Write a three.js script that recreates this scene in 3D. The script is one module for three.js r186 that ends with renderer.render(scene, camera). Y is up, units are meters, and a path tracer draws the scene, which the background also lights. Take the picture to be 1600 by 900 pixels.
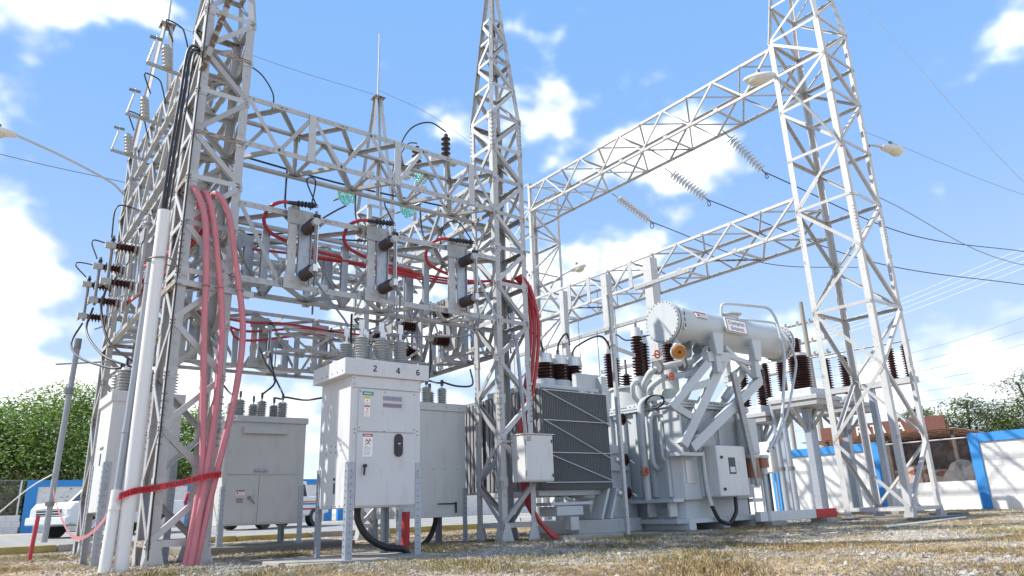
import * as THREE from 'three';
import { RoundedBoxGeometry } from 'three/addons/geometries/RoundedBoxGeometry.js';
import { mergeGeometries } from 'three/addons/utils/BufferGeometryUtils.js';
import { MarchingCubes } from 'three/addons/objects/MarchingCubes.js';
import { FontLoader } from 'three/addons/loaders/FontLoader.js';
import { TextGeometry } from 'three/addons/geometries/TextGeometry.js';

// ---------------------------------------------------------------- camera, sky, sun, exposure
// yard frame: x runs along the near beam (u), z runs towards the viewer (z = -v), y up, metres
const scene = new THREE.Scene();
const camera = new THREE.PerspectiveCamera(44.12, 16 / 9, 0.1, 900);
camera.rotation.order = 'YXZ';
camera.position.set(-2.216, 0.6, 10.837);
camera.rotation.set(THREE.MathUtils.degToRad(17.2), THREE.MathUtils.degToRad(-38), THREE.MathUtils.degToRad(-2.0));
const renderer = new THREE.WebGLRenderer({ antialias: true });
renderer.toneMapping = THREE.LinearToneMapping;
renderer.toneMappingExposure = 1.62;
renderer.shadowMap.enabled = true;

let seed = 12345;
const rnd = () => { seed = (seed * 1664525 + 1013904223) >>> 0; return seed / 4294967296; };
const rr = (a, b) => a + (b - a) * rnd();
function hash3(x, y, z) { let h = (x * 374761393 + y * 668265263 + z * 2147483647) | 0; h = Math.imul(h ^ (h >>> 13), 1274126177); h ^= h >>> 16; return (h >>> 0) / 4294967296; }
const fade = (t) => t * t * (3 - 2 * t);
function vnoise(x, y, z = 0, per = 0) {
  const xi = Math.floor(x), yi = Math.floor(y), zi = Math.floor(z), xf = fade(x - xi), yf = fade(y - yi), zf = fade(z - zi);
  const w = (i) => per ? ((i % per) + per) % per : i;
  let r = 0;
  for (let k = 0; k < 2; k++) for (let j = 0; j < 2; j++) for (let i = 0; i < 2; i++)
    r += hash3(w(xi + i), w(yi + j), zi + k) * (i ? xf : 1 - xf) * (j ? yf : 1 - yf) * (k ? zf : 1 - zf);
  return r;
}
function fbm(x, y, z, oct, per = 0) { let a = 0.5, s = 0, n = 0, f = 1; for (let o = 0; o < oct; o++) { s += a * vnoise(x * f, y * f, z * f + o * 17, per ? per * f : 0); n += a; a *= 0.5; f *= 2; } return s / n; }
const sstep = (a, b, x) => { const t = Math.min(1, Math.max(0, (x - a) / (b - a))); return t * t * (3 - 2 * t); };

{ // daylight sky with broken cumulus: azimuth and elevation in degrees
  const Wd = 2048, Hd = 1024, data = new Float32Array(Wd * Hd * 4);
  const blobs = [[-89, 15.5, 3.6, 3.6, .95], [-91, 19, 4, 2.6, .8], [-97, 14, 6, 5, 1], [-91.5, 24.5, 4.2, 2.6, .7], [-99, 27, 5, 4, .7], [-92, 34.2, 6, 2.2, 1], [-86, 35.6, 4, 1.4, .9],
    [-81, 34.5, 2, 2, .35], [-48.5, 30, 3.6, 2.2, .8], [-41, 28.3, 3.8, 2.0, .85], [-45, 26.2, 5.5, 2.0, .85], [-35.4, 25.6, 4.4, 2.8, .9], [-34.5, 27.6, 3, 2, .6], [-57, 29, 3, 2.4, .6], [-46, 19.2, 6, 2.8, .8], [-41.5, 19.6, 2, 2, .5],
    [-10.8, 29.6, 3.4, 2.4, .85], [-52.5, 37.5, 4.5, 1, .35], [-47, 36, 3, 1, .3], [-17.5, 9, 7, 3.4, .8], [-25, 6.5, 9, 3, .5], [-62, 8, 30, 5, .7], [-85, 8, 12, 5, .7], [-12, 18.5, 3, 1.2, .3], [-60, 17, 9, 3, .5], [-52, 13, 12, 4, .65],
    [20, 24, 12, 5, .8], [45, 40, 10, 5, .8], [80, 18, 20, 6, .9], [120, 30, 14, 6, .85], [150, 15, 18, 6, .9], [-130, 24, 16, 7, .9], [-165, 40, 12, 6, .8], [-120, 50, 10, 5, .7], [170, 12, 14, 5, .8], [30, 12, 16, 5, .9]];
  for (let k = 0; k < 46; k++) blobs.push([rr(-4, 262), rr(5, 62), rr(3, 9), rr(1.8, 4.5), rr(.6, 1)]); // the same broken cumulus goes on round the sky
  for (let j = 0; j < Hd; j++) {
    const el = (j + .5) / Hd * 180 - 90, er = el * Math.PI / 180;
    for (let i = 0; i < Wd; i++) {
      const az = (i + .5) / Wd * 360 - 180, ar = az * Math.PI / 180;
      const dx = Math.cos(er) * Math.cos(ar), dy = Math.sin(er), dz = Math.cos(er) * Math.sin(ar);
      const t = Math.max(0, Math.sin(er));
      const k1 = Math.pow(1 - t, 4.2);
      let r = .155 + .49 * k1, g = .315 + .40 * k1, b = .605 + .17 * k1;
      if (el > -2) {
        let d = 0;
        for (const [ba, be, sa, se, st] of blobs) {
          let da = az - ba; da -= 360 * Math.round(da / 360);
          const q = (da * Math.cos(be * Math.PI / 180) / sa) ** 2 + ((el - be) / se) ** 2;
          if (q < 9) d += st * Math.exp(-q * .9);
        }
        const n = fbm(dx * 9 + 5, dy * 15, dz * 9, 6), n2 = fbm(dx * 30, dy * 46, dz * 30 + 9, 5);
        const v = d * 1.15 + (n - .5) * 2.1 + (n2 - .5) * 1.15 - .34;
        const c = sstep(0, .88, v) ** 1.5 * .96;
        const n3 = fbm(dx * 14 + 2, dy * 22 + .8, dz * 14, 4), wv = 1.25 - .45 * sstep(.3, .75, n3);
        r = r * (1 - c) + c * wv * .985; g = g * (1 - c) + c * wv * 1.0; b = b * (1 - c) + c * wv * 1.02;
      } else { r = .3; g = .27; b = .22; }
      const o = (j * Wd + i) * 4; data[o] = r; data[o + 1] = g; data[o + 2] = b; data[o + 3] = 1;
    }
  }
  const sky = new THREE.DataTexture(data, Wd, Hd, THREE.RGBAFormat, THREE.FloatType);
  sky.mapping = THREE.EquirectangularReflectionMapping; sky.magFilter = THREE.LinearFilter; sky.minFilter = THREE.LinearFilter; sky.needsUpdate = true;
  scene.background = sky; scene.environment = sky;
}
const sun = new THREE.DirectionalLight(new THREE.Color(1, .955, .88), 4.4);
sun.position.set(6 - 50 * .785, 52, -1 - 50 * .62); sun.target.position.set(6, 0, -1);
sun.castShadow = true; sun.shadow.radius = 1; sun.shadow.mapSize.set(4096, 4096);
Object.assign(sun.shadow.camera, { left: -40, right: 40, top: 40, bottom: -40, near: 1, far: 180 });
scene.add(sun, sun.target);

// ---------------------------------------------------------------- textures and materials
const l2s = (c) => Math.round(255 * Math.min(1, Math.max(0, c <= .0031308 ? 12.92 * c : 1.055 * Math.pow(c, 1 / 2.4) - .055)));
function makeTex(n, fn, tile = 1, srgb = true) {
  const d = new Uint8Array(n * n * 4);
  for (let j = 0; j < n; j++) for (let i = 0; i < n; i++) {
    const c = fn(i / n, j / n), o = (j * n + i) * 4;
    for (let k = 0; k < 3; k++) d[o + k] = srgb ? l2s(c[k]) : Math.round(255 * Math.min(1, Math.max(0, c[k])));
    d[o + 3] = 255;
  }
  const t = new THREE.DataTexture(d, n, n); t.wrapS = t.wrapT = THREE.RepeatWrapping; t.repeat.set(1 / tile, 1 / tile);
  t.magFilter = THREE.LinearFilter; t.minFilter = THREE.LinearMipmapLinearFilter; t.generateMipmaps = true;
  if (srgb) t.colorSpace = THREE.SRGBColorSpace; t.needsUpdate = true; return t;
}
const mixc = (a, b, t) => [a[0] + (b[0] - a[0]) * t, a[1] + (b[1] - a[1]) * t, a[2] + (b[2] - a[2]) * t];
const texGalv = makeTex(256, (x, y) => {
  const a = fbm(x * 6, y * 6, 1, 4, 6), b = fbm(x * 24, y * 24, 7, 3, 24), k = .90 + .16 * a + .08 * (b - .5), ru = sstep(.68, .8, fbm(x * 8, y * 8, 31, 4, 8));
  return mixc([k, k, k], [.55, .36, .2], ru * .28);
}, 1.1);
const texPaint = makeTex(256, (x, y) => {
  const a = fbm(x * 4, y * 4, 3, 4, 4), s = fbm(x * 40, y * 3, 5, 3, 0), k = .93 + .1 * (a - .5), st = sstep(.6, .8, fbm(x * 20, y * 3, 9, 3));
  return mixc([k, k, k], [.72, .69, .63], st * .3 + (s - .5) * .08);
}, 1.6);
const texConc = makeTex(256, (x, y) => { const a = fbm(x * 5, y * 5, 3, 5, 5), b = vnoise(x * 90, y * 90, 3, 90); const k = .6 + .6 * a + .16 * (b - .5); return [k, k * .98, k * .94]; }, 1.5);
const texWall = makeTex(256, (x, y) => { const a = fbm(x * 5, y * 5, 13, 5, 5), s = sstep(.66, .84, fbm(x * 9, y * 9, 4, 4, 9)); const k = .96 + .08 * (a - .5); return mixc([k, k, k], [.7, .64, .56], s * .25); }, 3);
const texRust = makeTex(256, (x, y) => { const a = fbm(x * 6, y * 6, 3, 5, 6); return mixc([.95, .9, .86], [.42, .17, .09], sstep(.38, .6, a)); }, 1.2);
const texDust = makeTex(256, (x, y) => { const a = fbm(x * 30, y * 6, 4, 4), b = fbm(x * 8, y * 3, 9, 3), k = .82 + .3 * (a - .5) + .25 * b; return mixc([k, k, k], [1, .92, .86], sstep(.5, .75, b) * .5); }, 1);
function M(r, g, b, o = {}) { const m = new THREE.MeshStandardMaterial({ roughness: .6, metalness: 0, ...o }); m.color.setRGB(r, g, b); return m; }
const galv = [.42, .47, .36, .44].map((k) => M(k * .985, k, k * 1.01, { map: texGalv, roughness: .5, metalness: .15 }));
const galvBlue = M(.36, .40, .46, { map: texGalv, roughness: .42, metalness: .35 });
const texStreak = makeTex(256, (x, y) => { const a = fbm(x * 10, y * 10, 21, 5, 10), b = fbm(x * 40, y * 40, 2, 3, 40); return mixc([.9 + .1 * b, .9 + .1 * b, .9 + .1 * b], [.33, .2, .12], sstep(.42, .62, a)); }, .9);
const galvRust = M(.38, .36, .33, { map: texStreak, roughness: .8 });
const gantryPaint = [M(.5, .5, .495, { map: texGalv, roughness: .5 }), M(.42, .42, .42, { map: texGalv, roughness: .5 })];
const cabGrey = M(.60, .61, .625, { map: texPaint, roughness: .42 });
const cabGrey2 = M(.54, .55, .55, { map: texPaint, roughness: .45 });
const cabDoor = M(.585, .595, .615, { map: texPaint, roughness: .4 });
const tankPaint = M(.53, .56, .575, { map: texPaint, roughness: .38 });
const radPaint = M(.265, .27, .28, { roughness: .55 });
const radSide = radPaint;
const boxWhite = M(.66, .66, .65, { map: texPaint, roughness: .4 });
const porcGrey = M(.40, .41, .41, { roughness: .28 });
const porcBrown = new THREE.MeshPhysicalMaterial({ roughness: .35, clearcoat: .25, clearcoatRoughness: .2 }); porcBrown.color.setRGB(.045, .014, .012);
const porcDark = new THREE.MeshPhysicalMaterial({ roughness: .45, clearcoat: .12, clearcoatRoughness: .3 }); porcDark.color.setRGB(.035, .018, .026);
const stringGrey = M(.62, .64, .64, { roughness: .25 });
const glassGreen = new THREE.MeshPhysicalMaterial({ roughness: .06, transmission: .85, thickness: .02, ior: 1.5 }); glassGreen.color.setRGB(.45, .82, .70);
const rubber = M(.022, .022, .026, { roughness: .5 });
const wireLine = M(.2, .22, .25, { roughness: .6 });
const wireDark = M(.03, .03, .035, { roughness: .5 });
const wireGrey = M(.22, .22, .22, { roughness: .45, metalness: .5 });
const wireWhite = M(.7, .7, .7, { roughness: .5 });
const redCable = M(.44, .04, .05, { roughness: .5, map: texDust });
const pinkCable = M(.56, .20, .235, { roughness: .6, map: texDust });
const pvcWhite = M(.76, .75, .73, { roughness: .35, map: texPaint });
const pvcGrey = M(.33, .36, .40, { roughness: .45, map: texPaint });
const dark = M(.02, .02, .022, { roughness: .4 });
const alu = M(.62, .62, .62, { roughness: .35, metalness: .7 });
const brass = M(.32, .2, .1, { roughness: .5, metalness: .5 });
const orange = M(.62, .22, .02, { roughness: .4 }), gaugeFace = M(.42, .16, .015, { roughness: .5 });
const valveRed = M(.6, .13, .06, { roughness: .5 });
const concrete = M(.34, .325, .30, { map: texConc, roughness: .95 });
const concDark = M(.2, .19, .17, { map: texConc, roughness: .95 });
const wallWhite = M(.72, .72, .71, { map: texWall, roughness: .9 });
const wallBlue = M(.035, .25, .62, { map: texWall, roughness: .7 });
const wallBlueL = wallBlue;
const rust = M(.6, .5, .45, { map: texRust, roughness: .9 });
const glassDark = M(.02, .024, .03, { roughness: .08 });
const lampGlass = M(.55, .53, .42, { roughness: .15 });
const bark = M(.12, .09, .065, { roughness: .95 });

// ---------------------------------------------------------------- helpers
const P = (u, y, v) => new THREE.Vector3(u, y, -v);
const used = {};
function numbered(n) { const k = used[n] = (used[n] ?? -1) + 1; return k ? `${n}_${String(k).padStart(3, '0')}` : n; }
function tag(o, label, category, group) { o.userData.label = label; o.userData.category = category; o.userData.kind = 'thing'; if (group) o.userData.group = group; return o; }
function thing(name, label, category, u, y, v, group) { const o = new THREE.Group(); o.name = numbered(name); o.position.copy(P(u, y, v)); scene.add(o); return tag(o, label, category, group); }
function planarUV(g) {
  const p = g.attributes.position, n = g.attributes.normal, a = new Float32Array(p.count * 2);
  for (let i = 0; i < p.count; i++) {
    const ax = Math.abs(n.getX(i)), ay = Math.abs(n.getY(i)), az = Math.abs(n.getZ(i)), x = p.getX(i), y = p.getY(i), z = p.getZ(i);
    if (ax >= ay && ax >= az) { a[2 * i] = z; a[2 * i + 1] = y; } else if (ay >= az) { a[2 * i] = x; a[2 * i + 1] = z; } else { a[2 * i] = x; a[2 * i + 1] = y; }
  }
  g.setAttribute('uv', new THREE.BufferAttribute(a, 2)); return g;
}
// a mesh built at its world place, then handed to its parent (or to the scene when it is a thing of its own)
function mesh(name, geo, mat, parent, pos) {
  const m = new THREE.Mesh(geo, mat); m.name = parent ? name : numbered(name); m.castShadow = m.receiveShadow = true;
  if (pos) m.position.copy(pos);
  if (parent) parent.attach(m); else scene.add(m);
  return m;
}
function structure(name, geo, mat, pos) { const m = mesh(name, geo, mat, null, pos); m.userData.kind = 'structure'; return m; }
const boxCache = {};
function boxGeo(w, h, d, r = 0) {
  const k = [w, h, d, r].map((x) => x.toFixed(3)).join();
  return boxCache[k] ??= planarUV(r ? new RoundedBoxGeometry(w, h, d, 1, r) : new THREE.BoxGeometry(w, h, d));
}
function box(name, mat, parent, u0, u1, y0, y1, v0, v1, r = 0) {
  return mesh(name, boxGeo(Math.abs(u1 - u0), Math.abs(y1 - y0), Math.abs(v1 - v0), r), mat, parent, P((u0 + u1) / 2, (y0 + y1) / 2, (v0 + v1) / 2));
}
const merge = (gs) => mergeGeometries(gs.map((g) => { const h = g.index ? g.toNonIndexed() : g; for (const k of Object.keys(h.attributes)) if (!['position', 'normal', 'uv'].includes(k)) h.deleteAttribute(k); return h; }));
// rolled steel angle: unit section, length along z
function lSection(t = .13) {
  const s = new THREE.Shape([[0, -.5], [0, .5], [-t, .5], [-t, -.5 + t], [-1, -.5 + t], [-1, -.5]].map(([x, y]) => new THREE.Vector2(x, y)));
  const g = new THREE.ExtrudeGeometry(s, { depth: 1, bevelEnabled: false }); g.translate(0, 0, -.5); return planarUV(g);
}
const angleGeo = lSection(.14), longAngle = {};
const flatGeo = planarUV(new THREE.BoxGeometry(.14, 1, 1));
const _x = new THREE.Vector3(), _y = new THREE.Vector3(), _z = new THREE.Vector3(), _m = new THREE.Matrix4();
function member(name, p, q, size, mat, parent, hint, flat = false) {
  _z.subVectors(q, p); const len = _z.length(); _z.normalize();
  _x.copy(hint).addScaledVector(_z, -hint.dot(_z)); if (_x.lengthSq() < 1e-6) _x.set(1, 0, 0).addScaledVector(_z, -_z.x); _x.normalize();
  _y.crossVectors(_z, _x); _m.makeBasis(_x, _y, _z);
  let g = flat ? flatGeo : angleGeo, sz = len;
  if (!flat && len > 1.6) { const k = Math.round(len * 4) / 4; g = longAngle[k] ??= (() => { const h = angleGeo.clone(), uv = h.attributes.uv; for (let i = 0; i < uv.count; i++) { if (Math.abs(h.attributes.normal.getZ(i)) < .5) { const zz = h.attributes.position.getZ(i) * k; uv.setXY(i, zz, h.attributes.position.getY(i) * .1); } } return h; })(); }
  const m = new THREE.Mesh(g, mat); m.name = name; m.castShadow = m.receiveShadow = true;
  m.quaternion.setFromRotationMatrix(_m); m.position.copy(p).add(q).multiplyScalar(.5); m.scale.set(size, size, sz);
  parent.attach(m); return m;
}
const hexGeo = new THREE.CylinderGeometry(1, 1, 1, 6);
function boltsGeo(list, r = .013, h = .014) { // list of [Vector3, axis]
  return merge(list.map(([p, ax]) => { const g = hexGeo.clone(); g.scale(r, h, r); if (ax === 'x') g.rotateZ(Math.PI / 2); else if (ax === 'z') g.rotateX(Math.PI / 2); g.translate(p.x, p.y, p.z); return g; }));
}
function bolts(list, parent, mat = wireGrey, r, h) { const m = mesh('bolts', boltsGeo(list, r, h), mat, parent); m.userData.kind = 'stuff'; return m; }
function rod(name, p, q, r, mat, parent, seg = 8, r2 = r) {
  const d = new THREE.Vector3().subVectors(q, p), L = d.length(), g = new THREE.CylinderGeometry(r2, r, L, seg);
  const m = new THREE.Mesh(g, mat); m.castShadow = m.receiveShadow = true; m.quaternion.setFromUnitVectors(new THREE.Vector3(0, 1, 0), d.normalize()); m.position.copy(p).add(q).multiplyScalar(.5);
  m.name = parent ? name : numbered(name); if (parent) parent.attach(m); else scene.add(m); return m;
}
function tubeGeo(pts, r, seg, rad = 7, ten = .5) { return new THREE.TubeGeometry(new THREE.CatmullRomCurve3(pts, false, 'catmullrom', ten), seg ?? pts.length * 7, r, rad); }
function cable(name, label, category, pts, r, mat, group, seg) { return tag(mesh(name, tubeGeo(pts.map((p) => P(...p)), r, seg), mat), label, category, group); }
function pipe(name, pts, r, mat, parent, seg) { return mesh(name, tubeGeo(pts.map((p) => P(...p)), r, seg, 10, .3), mat, parent); }
const insCache = {};
function insGeo(h, rc, rs, n, up = .25, seg = 16) { // shedded insulator, axis y from 0
  const k = [h, rc, rs, n, up, seg].join(); if (insCache[k]) return insCache[k];
  const pts = [new THREE.Vector2(.001, 0), new THREE.Vector2(rc, 0)], s = h / (n + .5);
  for (let i = 0; i < n; i++) { const y = s * (i + .35); pts.push(new THREE.Vector2(rc, y), new THREE.Vector2(rs, y + s * .12), new THREE.Vector2(rs * .99, y + s * .3), new THREE.Vector2(rc, y + s * (.3 + up))); }
  pts.push(new THREE.Vector2(rc, h), new THREE.Vector2(.001, h));
  return insCache[k] = new THREE.LatheGeometry(pts, seg);
}
function insulator(name, p, dir, h, rc, rs, n, mat, parent, up) {
  const m = new THREE.Mesh(insGeo(h, rc, rs, n, up), mat); m.castShadow = m.receiveShadow = true; m.quaternion.setFromUnitVectors(new THREE.Vector3(0, 1, 0), dir.clone().normalize()); m.position.copy(p);
  m.name = parent ? name : numbered(name); if (parent) parent.attach(m); else scene.add(m); return m;
}
function canvasMat(w, h, draw, o = {}) {
  const c = document.createElement('canvas'); c.width = w; c.height = h; const x = c.getContext('2d'); draw(x, w, h);
  const t = new THREE.CanvasTexture(c); t.colorSpace = THREE.SRGBColorSpace; t.magFilter = THREE.LinearFilter; return new THREE.MeshStandardMaterial({ map: t, roughness: .5, ...o });
}
// flat print on a thin plate: dir 'v' faces -v (z+), 'u' faces -u (x-)
function plate(name, mat, parent, u, y, v, w, h, dir = 'v', t = .003) {
  const g = new THREE.BoxGeometry(w, h, t); if (dir === 'u') g.rotateY(-Math.PI / 2);
  return mesh(name, g, mat, parent, P(u, y, v));
}
const gh = (u, v) => .2 * sstep(9, 33, v) + (fbm(u * .35 + 40, v * .35 + 7, 3, 3) - .5) * .07;
const UP = new THREE.Vector3(0, 1, 0), FV = new THREE.Vector3(0, 0, 1), BV = new THREE.Vector3(0, 0, -1), FU = new THREE.Vector3(-1, 0, 0), BU = new THREE.Vector3(1, 0, 0);
const font = await new FontLoader().loadAsync('fonts/droid/droid_sans_bold.typeface.json');
function text(name, str, size, depth, mat, parent, u, y, v) { const g = new TextGeometry(str, { font, size, depth, curveSegments: 3 }); g.computeBoundingBox(); const b = g.boundingBox; g.translate(-(b.min.x + b.max.x) / 2, -(b.min.y + b.max.y) / 2, 0); return mesh(name, g, mat, parent, P(u, y, v)); }

// ---------------------------------------------------------------- ground, road, boundary
{
  const N = 260, g = new THREE.PlaneGeometry(2, 2, N, N); g.rotateX(-Math.PI / 2); const p = g.attributes.position, uv = g.attributes.uv, col = new Float32Array(p.count * 3);
  for (let i = 0; i < p.count; i++) {
    const s = p.getX(i), t = p.getZ(i), wx = Math.sign(s) * (Math.abs(s) * 14 + 330 * Math.abs(s) ** 4), wz = Math.sign(t) * (Math.abs(t) * 14 + 330 * Math.abs(t) ** 4);
    const u = 5 + wx, v = -1 - wz; p.setXYZ(i, u, gh(u, v) - (Math.max(Math.abs(wx), Math.abs(wz)) > 60 ? .05 : 0), -v); uv.setXY(i, u, v);
    const n = fbm(u * .5, v * .5, 11, 4), n2 = fbm(u * 1.7, v * 1.7, 5, 3), q = sstep(.42, .6, n * .7 + n2 * .3);
    const c = mixc([.50, .385, .25], [.45, .40, .335], q); col.set(c, i * 3);
  }
  g.setAttribute('color', new THREE.BufferAttribute(col, 3)); g.computeVertexNormals();
  const tex = makeTex(512, (x, y) => { const a = fbm(x * 12, y * 12, 2, 4, 12), b = vnoise(x * 128, y * 128, 3, 128), c = vnoise(x * 60, y * 60, 8, 60); const k = .7 + .45 * a + .3 * (b - .5) + .25 * (c - .5); return [k, k * .98, k * .94]; }, 2.3);
  const bmp = makeTex(256, (x, y) => { const b = .5 * vnoise(x * 90, y * 90, 3, 90) + .5 * fbm(x * 20, y * 20, 5, 3, 20); return [b, b, b]; }, 1.7, false);
  structure('ground', g, new THREE.MeshStandardMaterial({ map: tex, bumpMap: bmp, bumpScale: .015, vertexColors: true, roughness: 1 }));
}
function sheet(name, u0, u1, v0, v1, lift, mat, n = 40) {
  const g = new THREE.PlaneGeometry(1, 1, n, 12); g.rotateX(-Math.PI / 2); const p = g.attributes.position, uv = g.attributes.uv;
  for (let i = 0; i < p.count; i++) { const u = u0 + (u1 - u0) * (p.getX(i) + .5), v = v0 + (v1 - v0) * (.5 - p.getZ(i)); p.setXYZ(i, u, .2 * sstep(9, 33, v) + .036 + lift, -v); uv.setXY(i, u, v); }
  g.computeVertexNormals(); return structure(name, g, mat);
}
sheet('road', -40, 34, 9.4, 27, .012, M(.30, .295, .285, { map: texConc, roughness: .95 }));
{ // kerb of the road, worn yellow paint
  const k = thing('kerb', 'low kerb with worn yellow paint along the grey road behind the cabinets', 'kerb', 4, 0, 9.2);
  for (let i = 0; i < 22; i++) box('kerb_stone', i % 3 ? M(.42, .33, .12, { map: texConc, roughness: .9 }) : concrete, k, -18 + i * 2, -18.02 + i * 2 + 2, .0, .15 + rr(-.01, .01), 9.1, 9.3, .02);
}
function blocks(parent, dir, c, a0, a1, y0, y1, mat, t = .028, bw = .42, bh = .21) { // coursed block face: each block a piece
  const rows = Math.round((y1 - y0) / bh), h = (y1 - y0) / rows;
  for (let r = 0; r < rows; r++) {
    let a = a0 - (r % 2 ? bw / 2 : 0);
    while (a < a1 - .02) {
      const s = Math.max(a, a0) + .0025, e = Math.min(a + bw, a1) - .0025; a += bw; if (e - s < .05) continue;
      const y = y0 + r * h + .0025, ye = y0 + (r + 1) * h - .0025, pr = rr(0, .004);
      if (dir === 'v') box('block', mat, parent, c - pr, c + t, y, ye, s, e); else box('block', mat, parent, s, e, y, ye, c - pr, c + t);
    }
  }
}
{ // right boundary: block panels in blue frames, a mesh bay between
  const W = 26.8;
  function framed(label, v0, v1, blue) {
    const t = thing('boundary_wall', label, 'wall', W, 0, (v0 + v1) / 2, 'framed wall panels of the right boundary');
    box('core', wallWhite, t, W + .03, W + .15, -.1, 2.55, v0 + .05, v1 - .05);
    box('column', blue, t, W - .06, W + .2, -.1, 2.62, v0, v0 + .33, .01); box('column', blue, t, W - .06, W + .2, -.1, 2.62, v1 - .33, v1, .01);
    box('top_beam', blue, t, W - .055, W + .195, 2.3, 2.615, v0 + .33, v1 - .33, .01);
    blocks(t, 'v', W, v0 + .33, v1 - .33, .0, 2.3, wallWhite);
  }
  framed('white block wall panel with bright blue frame at the right edge, nearest panel', -6.2, -.12, wallBlue);
  framed('white block wall panel with bright blue frame behind the right lattice tower legs', 3.05, 8.0, wallBlue);
  const f = thing('mesh_fence', 'chain link fence on a low white block wall between two blue framed panels', 'fence', W, 0, 1.4);
  box('core', wallWhite, f, W + .03, W + .15, -.1, .98, -.1, 3.03); blocks(f, 'v', W, -.1, 3.03, 0, 1.0, wallWhite);
  chain(f, 'v', W + .08, -.1, 3.03, 1.0, 2.5);
  rod('top_rail', P(W + .08, 2.5, -.1), P(W + .08, 2.5, 3.03), .025, wireWhite, f); rod('post', P(W + .08, 1, 2.98), P(W + .08, 2.5, 2.98), .03, wireWhite, f); 
  const f2 = thing('mesh_fence', 'chain link fence on a low wall left of the second blue frame', 'fence', W, 0, 11);
  box('core', wallWhite, f2, W + .03, W + .15, -.1, .98, 8.02, 16); blocks(f2, 'v', W, 8.02, 16, 0, 1.0, wallWhite); chain(f2, 'v', W + .08, 8.02, 16, 1.0, 2.5);
  rod('top_rail', P(W + .08, 2.5, 8.02), P(W + .08, 2.5, 16), .025, wireWhite, f2);
}
function chain(parent, dir, c, a0, a1, y0, y1, sp = .085, r = .0035) {
  const gs = [], H = y1 - y0;
  for (let s = -1; s <= 1; s += 2) for (let a = a0 - H; a < a1 + H; a += sp) {
    let p = [a, y0], q = [a + s * H, y1]; const cl = (x) => Math.min(a1, Math.max(a0, x)); const f = (x) => y0 + (x - a) * s;
    const xa = cl(p[0]), xb = cl(q[0]); if (Math.abs(xa - xb) < .02) continue; p = [xa, f(xa)]; q = [xb, f(xb)]; 
    const A = dir === 'v' ? P(c, p[1], p[0]) : P(p[0], p[1], c), B = dir === 'v' ? P(c, q[1], q[0]) : P(q[0], q[1], c), d = B.clone().sub(A), g = new THREE.CylinderGeometry(r, r, d.length(), 3, 1, true);
    g.applyQuaternion(new THREE.Quaternion().setFromUnitVectors(UP, d.clone().normalize())); const mid = A.add(B).multiplyScalar(.5); g.translate(mid.x, mid.y, mid.z); gs.push(g);
  }
  const m = mesh('wire_mesh', merge(gs), wireGrey, parent); m.userData.kind = 'stuff'; return m;
}
{ // far boundary at the left, along u, in shade
  const V = 35, y0 = .2, pan = [[1.1, 9.5], [9.9, 18], [18.4, 27], [27.4, 36]];
  const lab = ['shaded white block wall with dark blue frame behind the left pickup', 'shaded block wall panel with blue columns behind the grey two door cabinet', 'shaded block wall panel seen under the numbered cabinet', 'far block wall panel behind the transformer'];
  pan.forEach(([a, b], i) => {
    const t = thing('boundary_wall', lab[i], 'wall', (a + b) / 2, y0, V, 'framed wall panels of the far boundary');
    box('core', concDark, t, a + .05, b - .05, -.1, 2.7, V + .05, V + .15); box('column', wallBlueL, t, a, a + .5, -.1, 2.84, V - .06, V + .2); box('column', wallBlueL, t, b - .5, b, -.1, 2.84, V - .06, V + .2);
    box('top_beam', wallBlueL, t, a + .5, b - .5, 2.5, 2.835, V - .055, V + .195);
    blocks(t, 'u', V, a + .5, b - .5, .2, 2.5, wallWhite, .05, .6, .3);
  });
  const f = thing('mesh_fence', 'dark chain link fence with coiled razor wire left of the blue framed wall', 'fence', -8, y0, V);
  box('core', concDark, f, -22, 1.05, -.1, 1.08, V + .05, V + .15); blocks(f, 'u', V, -8, 1.05, .2, 1.1, wallWhite, .05, .6, .3); chain(f, 'u', V + .08, -14, 1.0, 1.1, 2.8, .11, .005);
  rod('top_rail', P(-14, 2.82, V + .08), P(1, 2.82, V + .08), .03, wireGrey, f); rod('post', P(.85, 1.1, V + .08), P(.85, 2.85, V + .08), .04, wireWhite, f);
  const pts = []; for (let i = 0; i < 900; i++) { const t = i / 900 * 30, a = i / 900 * 2 * Math.PI * 75; pts.push([-14 + t, 3.1 + .24 * Math.sin(a), V + .1 + .24 * Math.cos(a)]); }
  cable('razor_wire', 'rusty coil of razor wire running above the far wall and fence', 'razor wire', pts, .012, M(.16, .1, .06, { roughness: .9 }), undefined, 2400);
}

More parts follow.
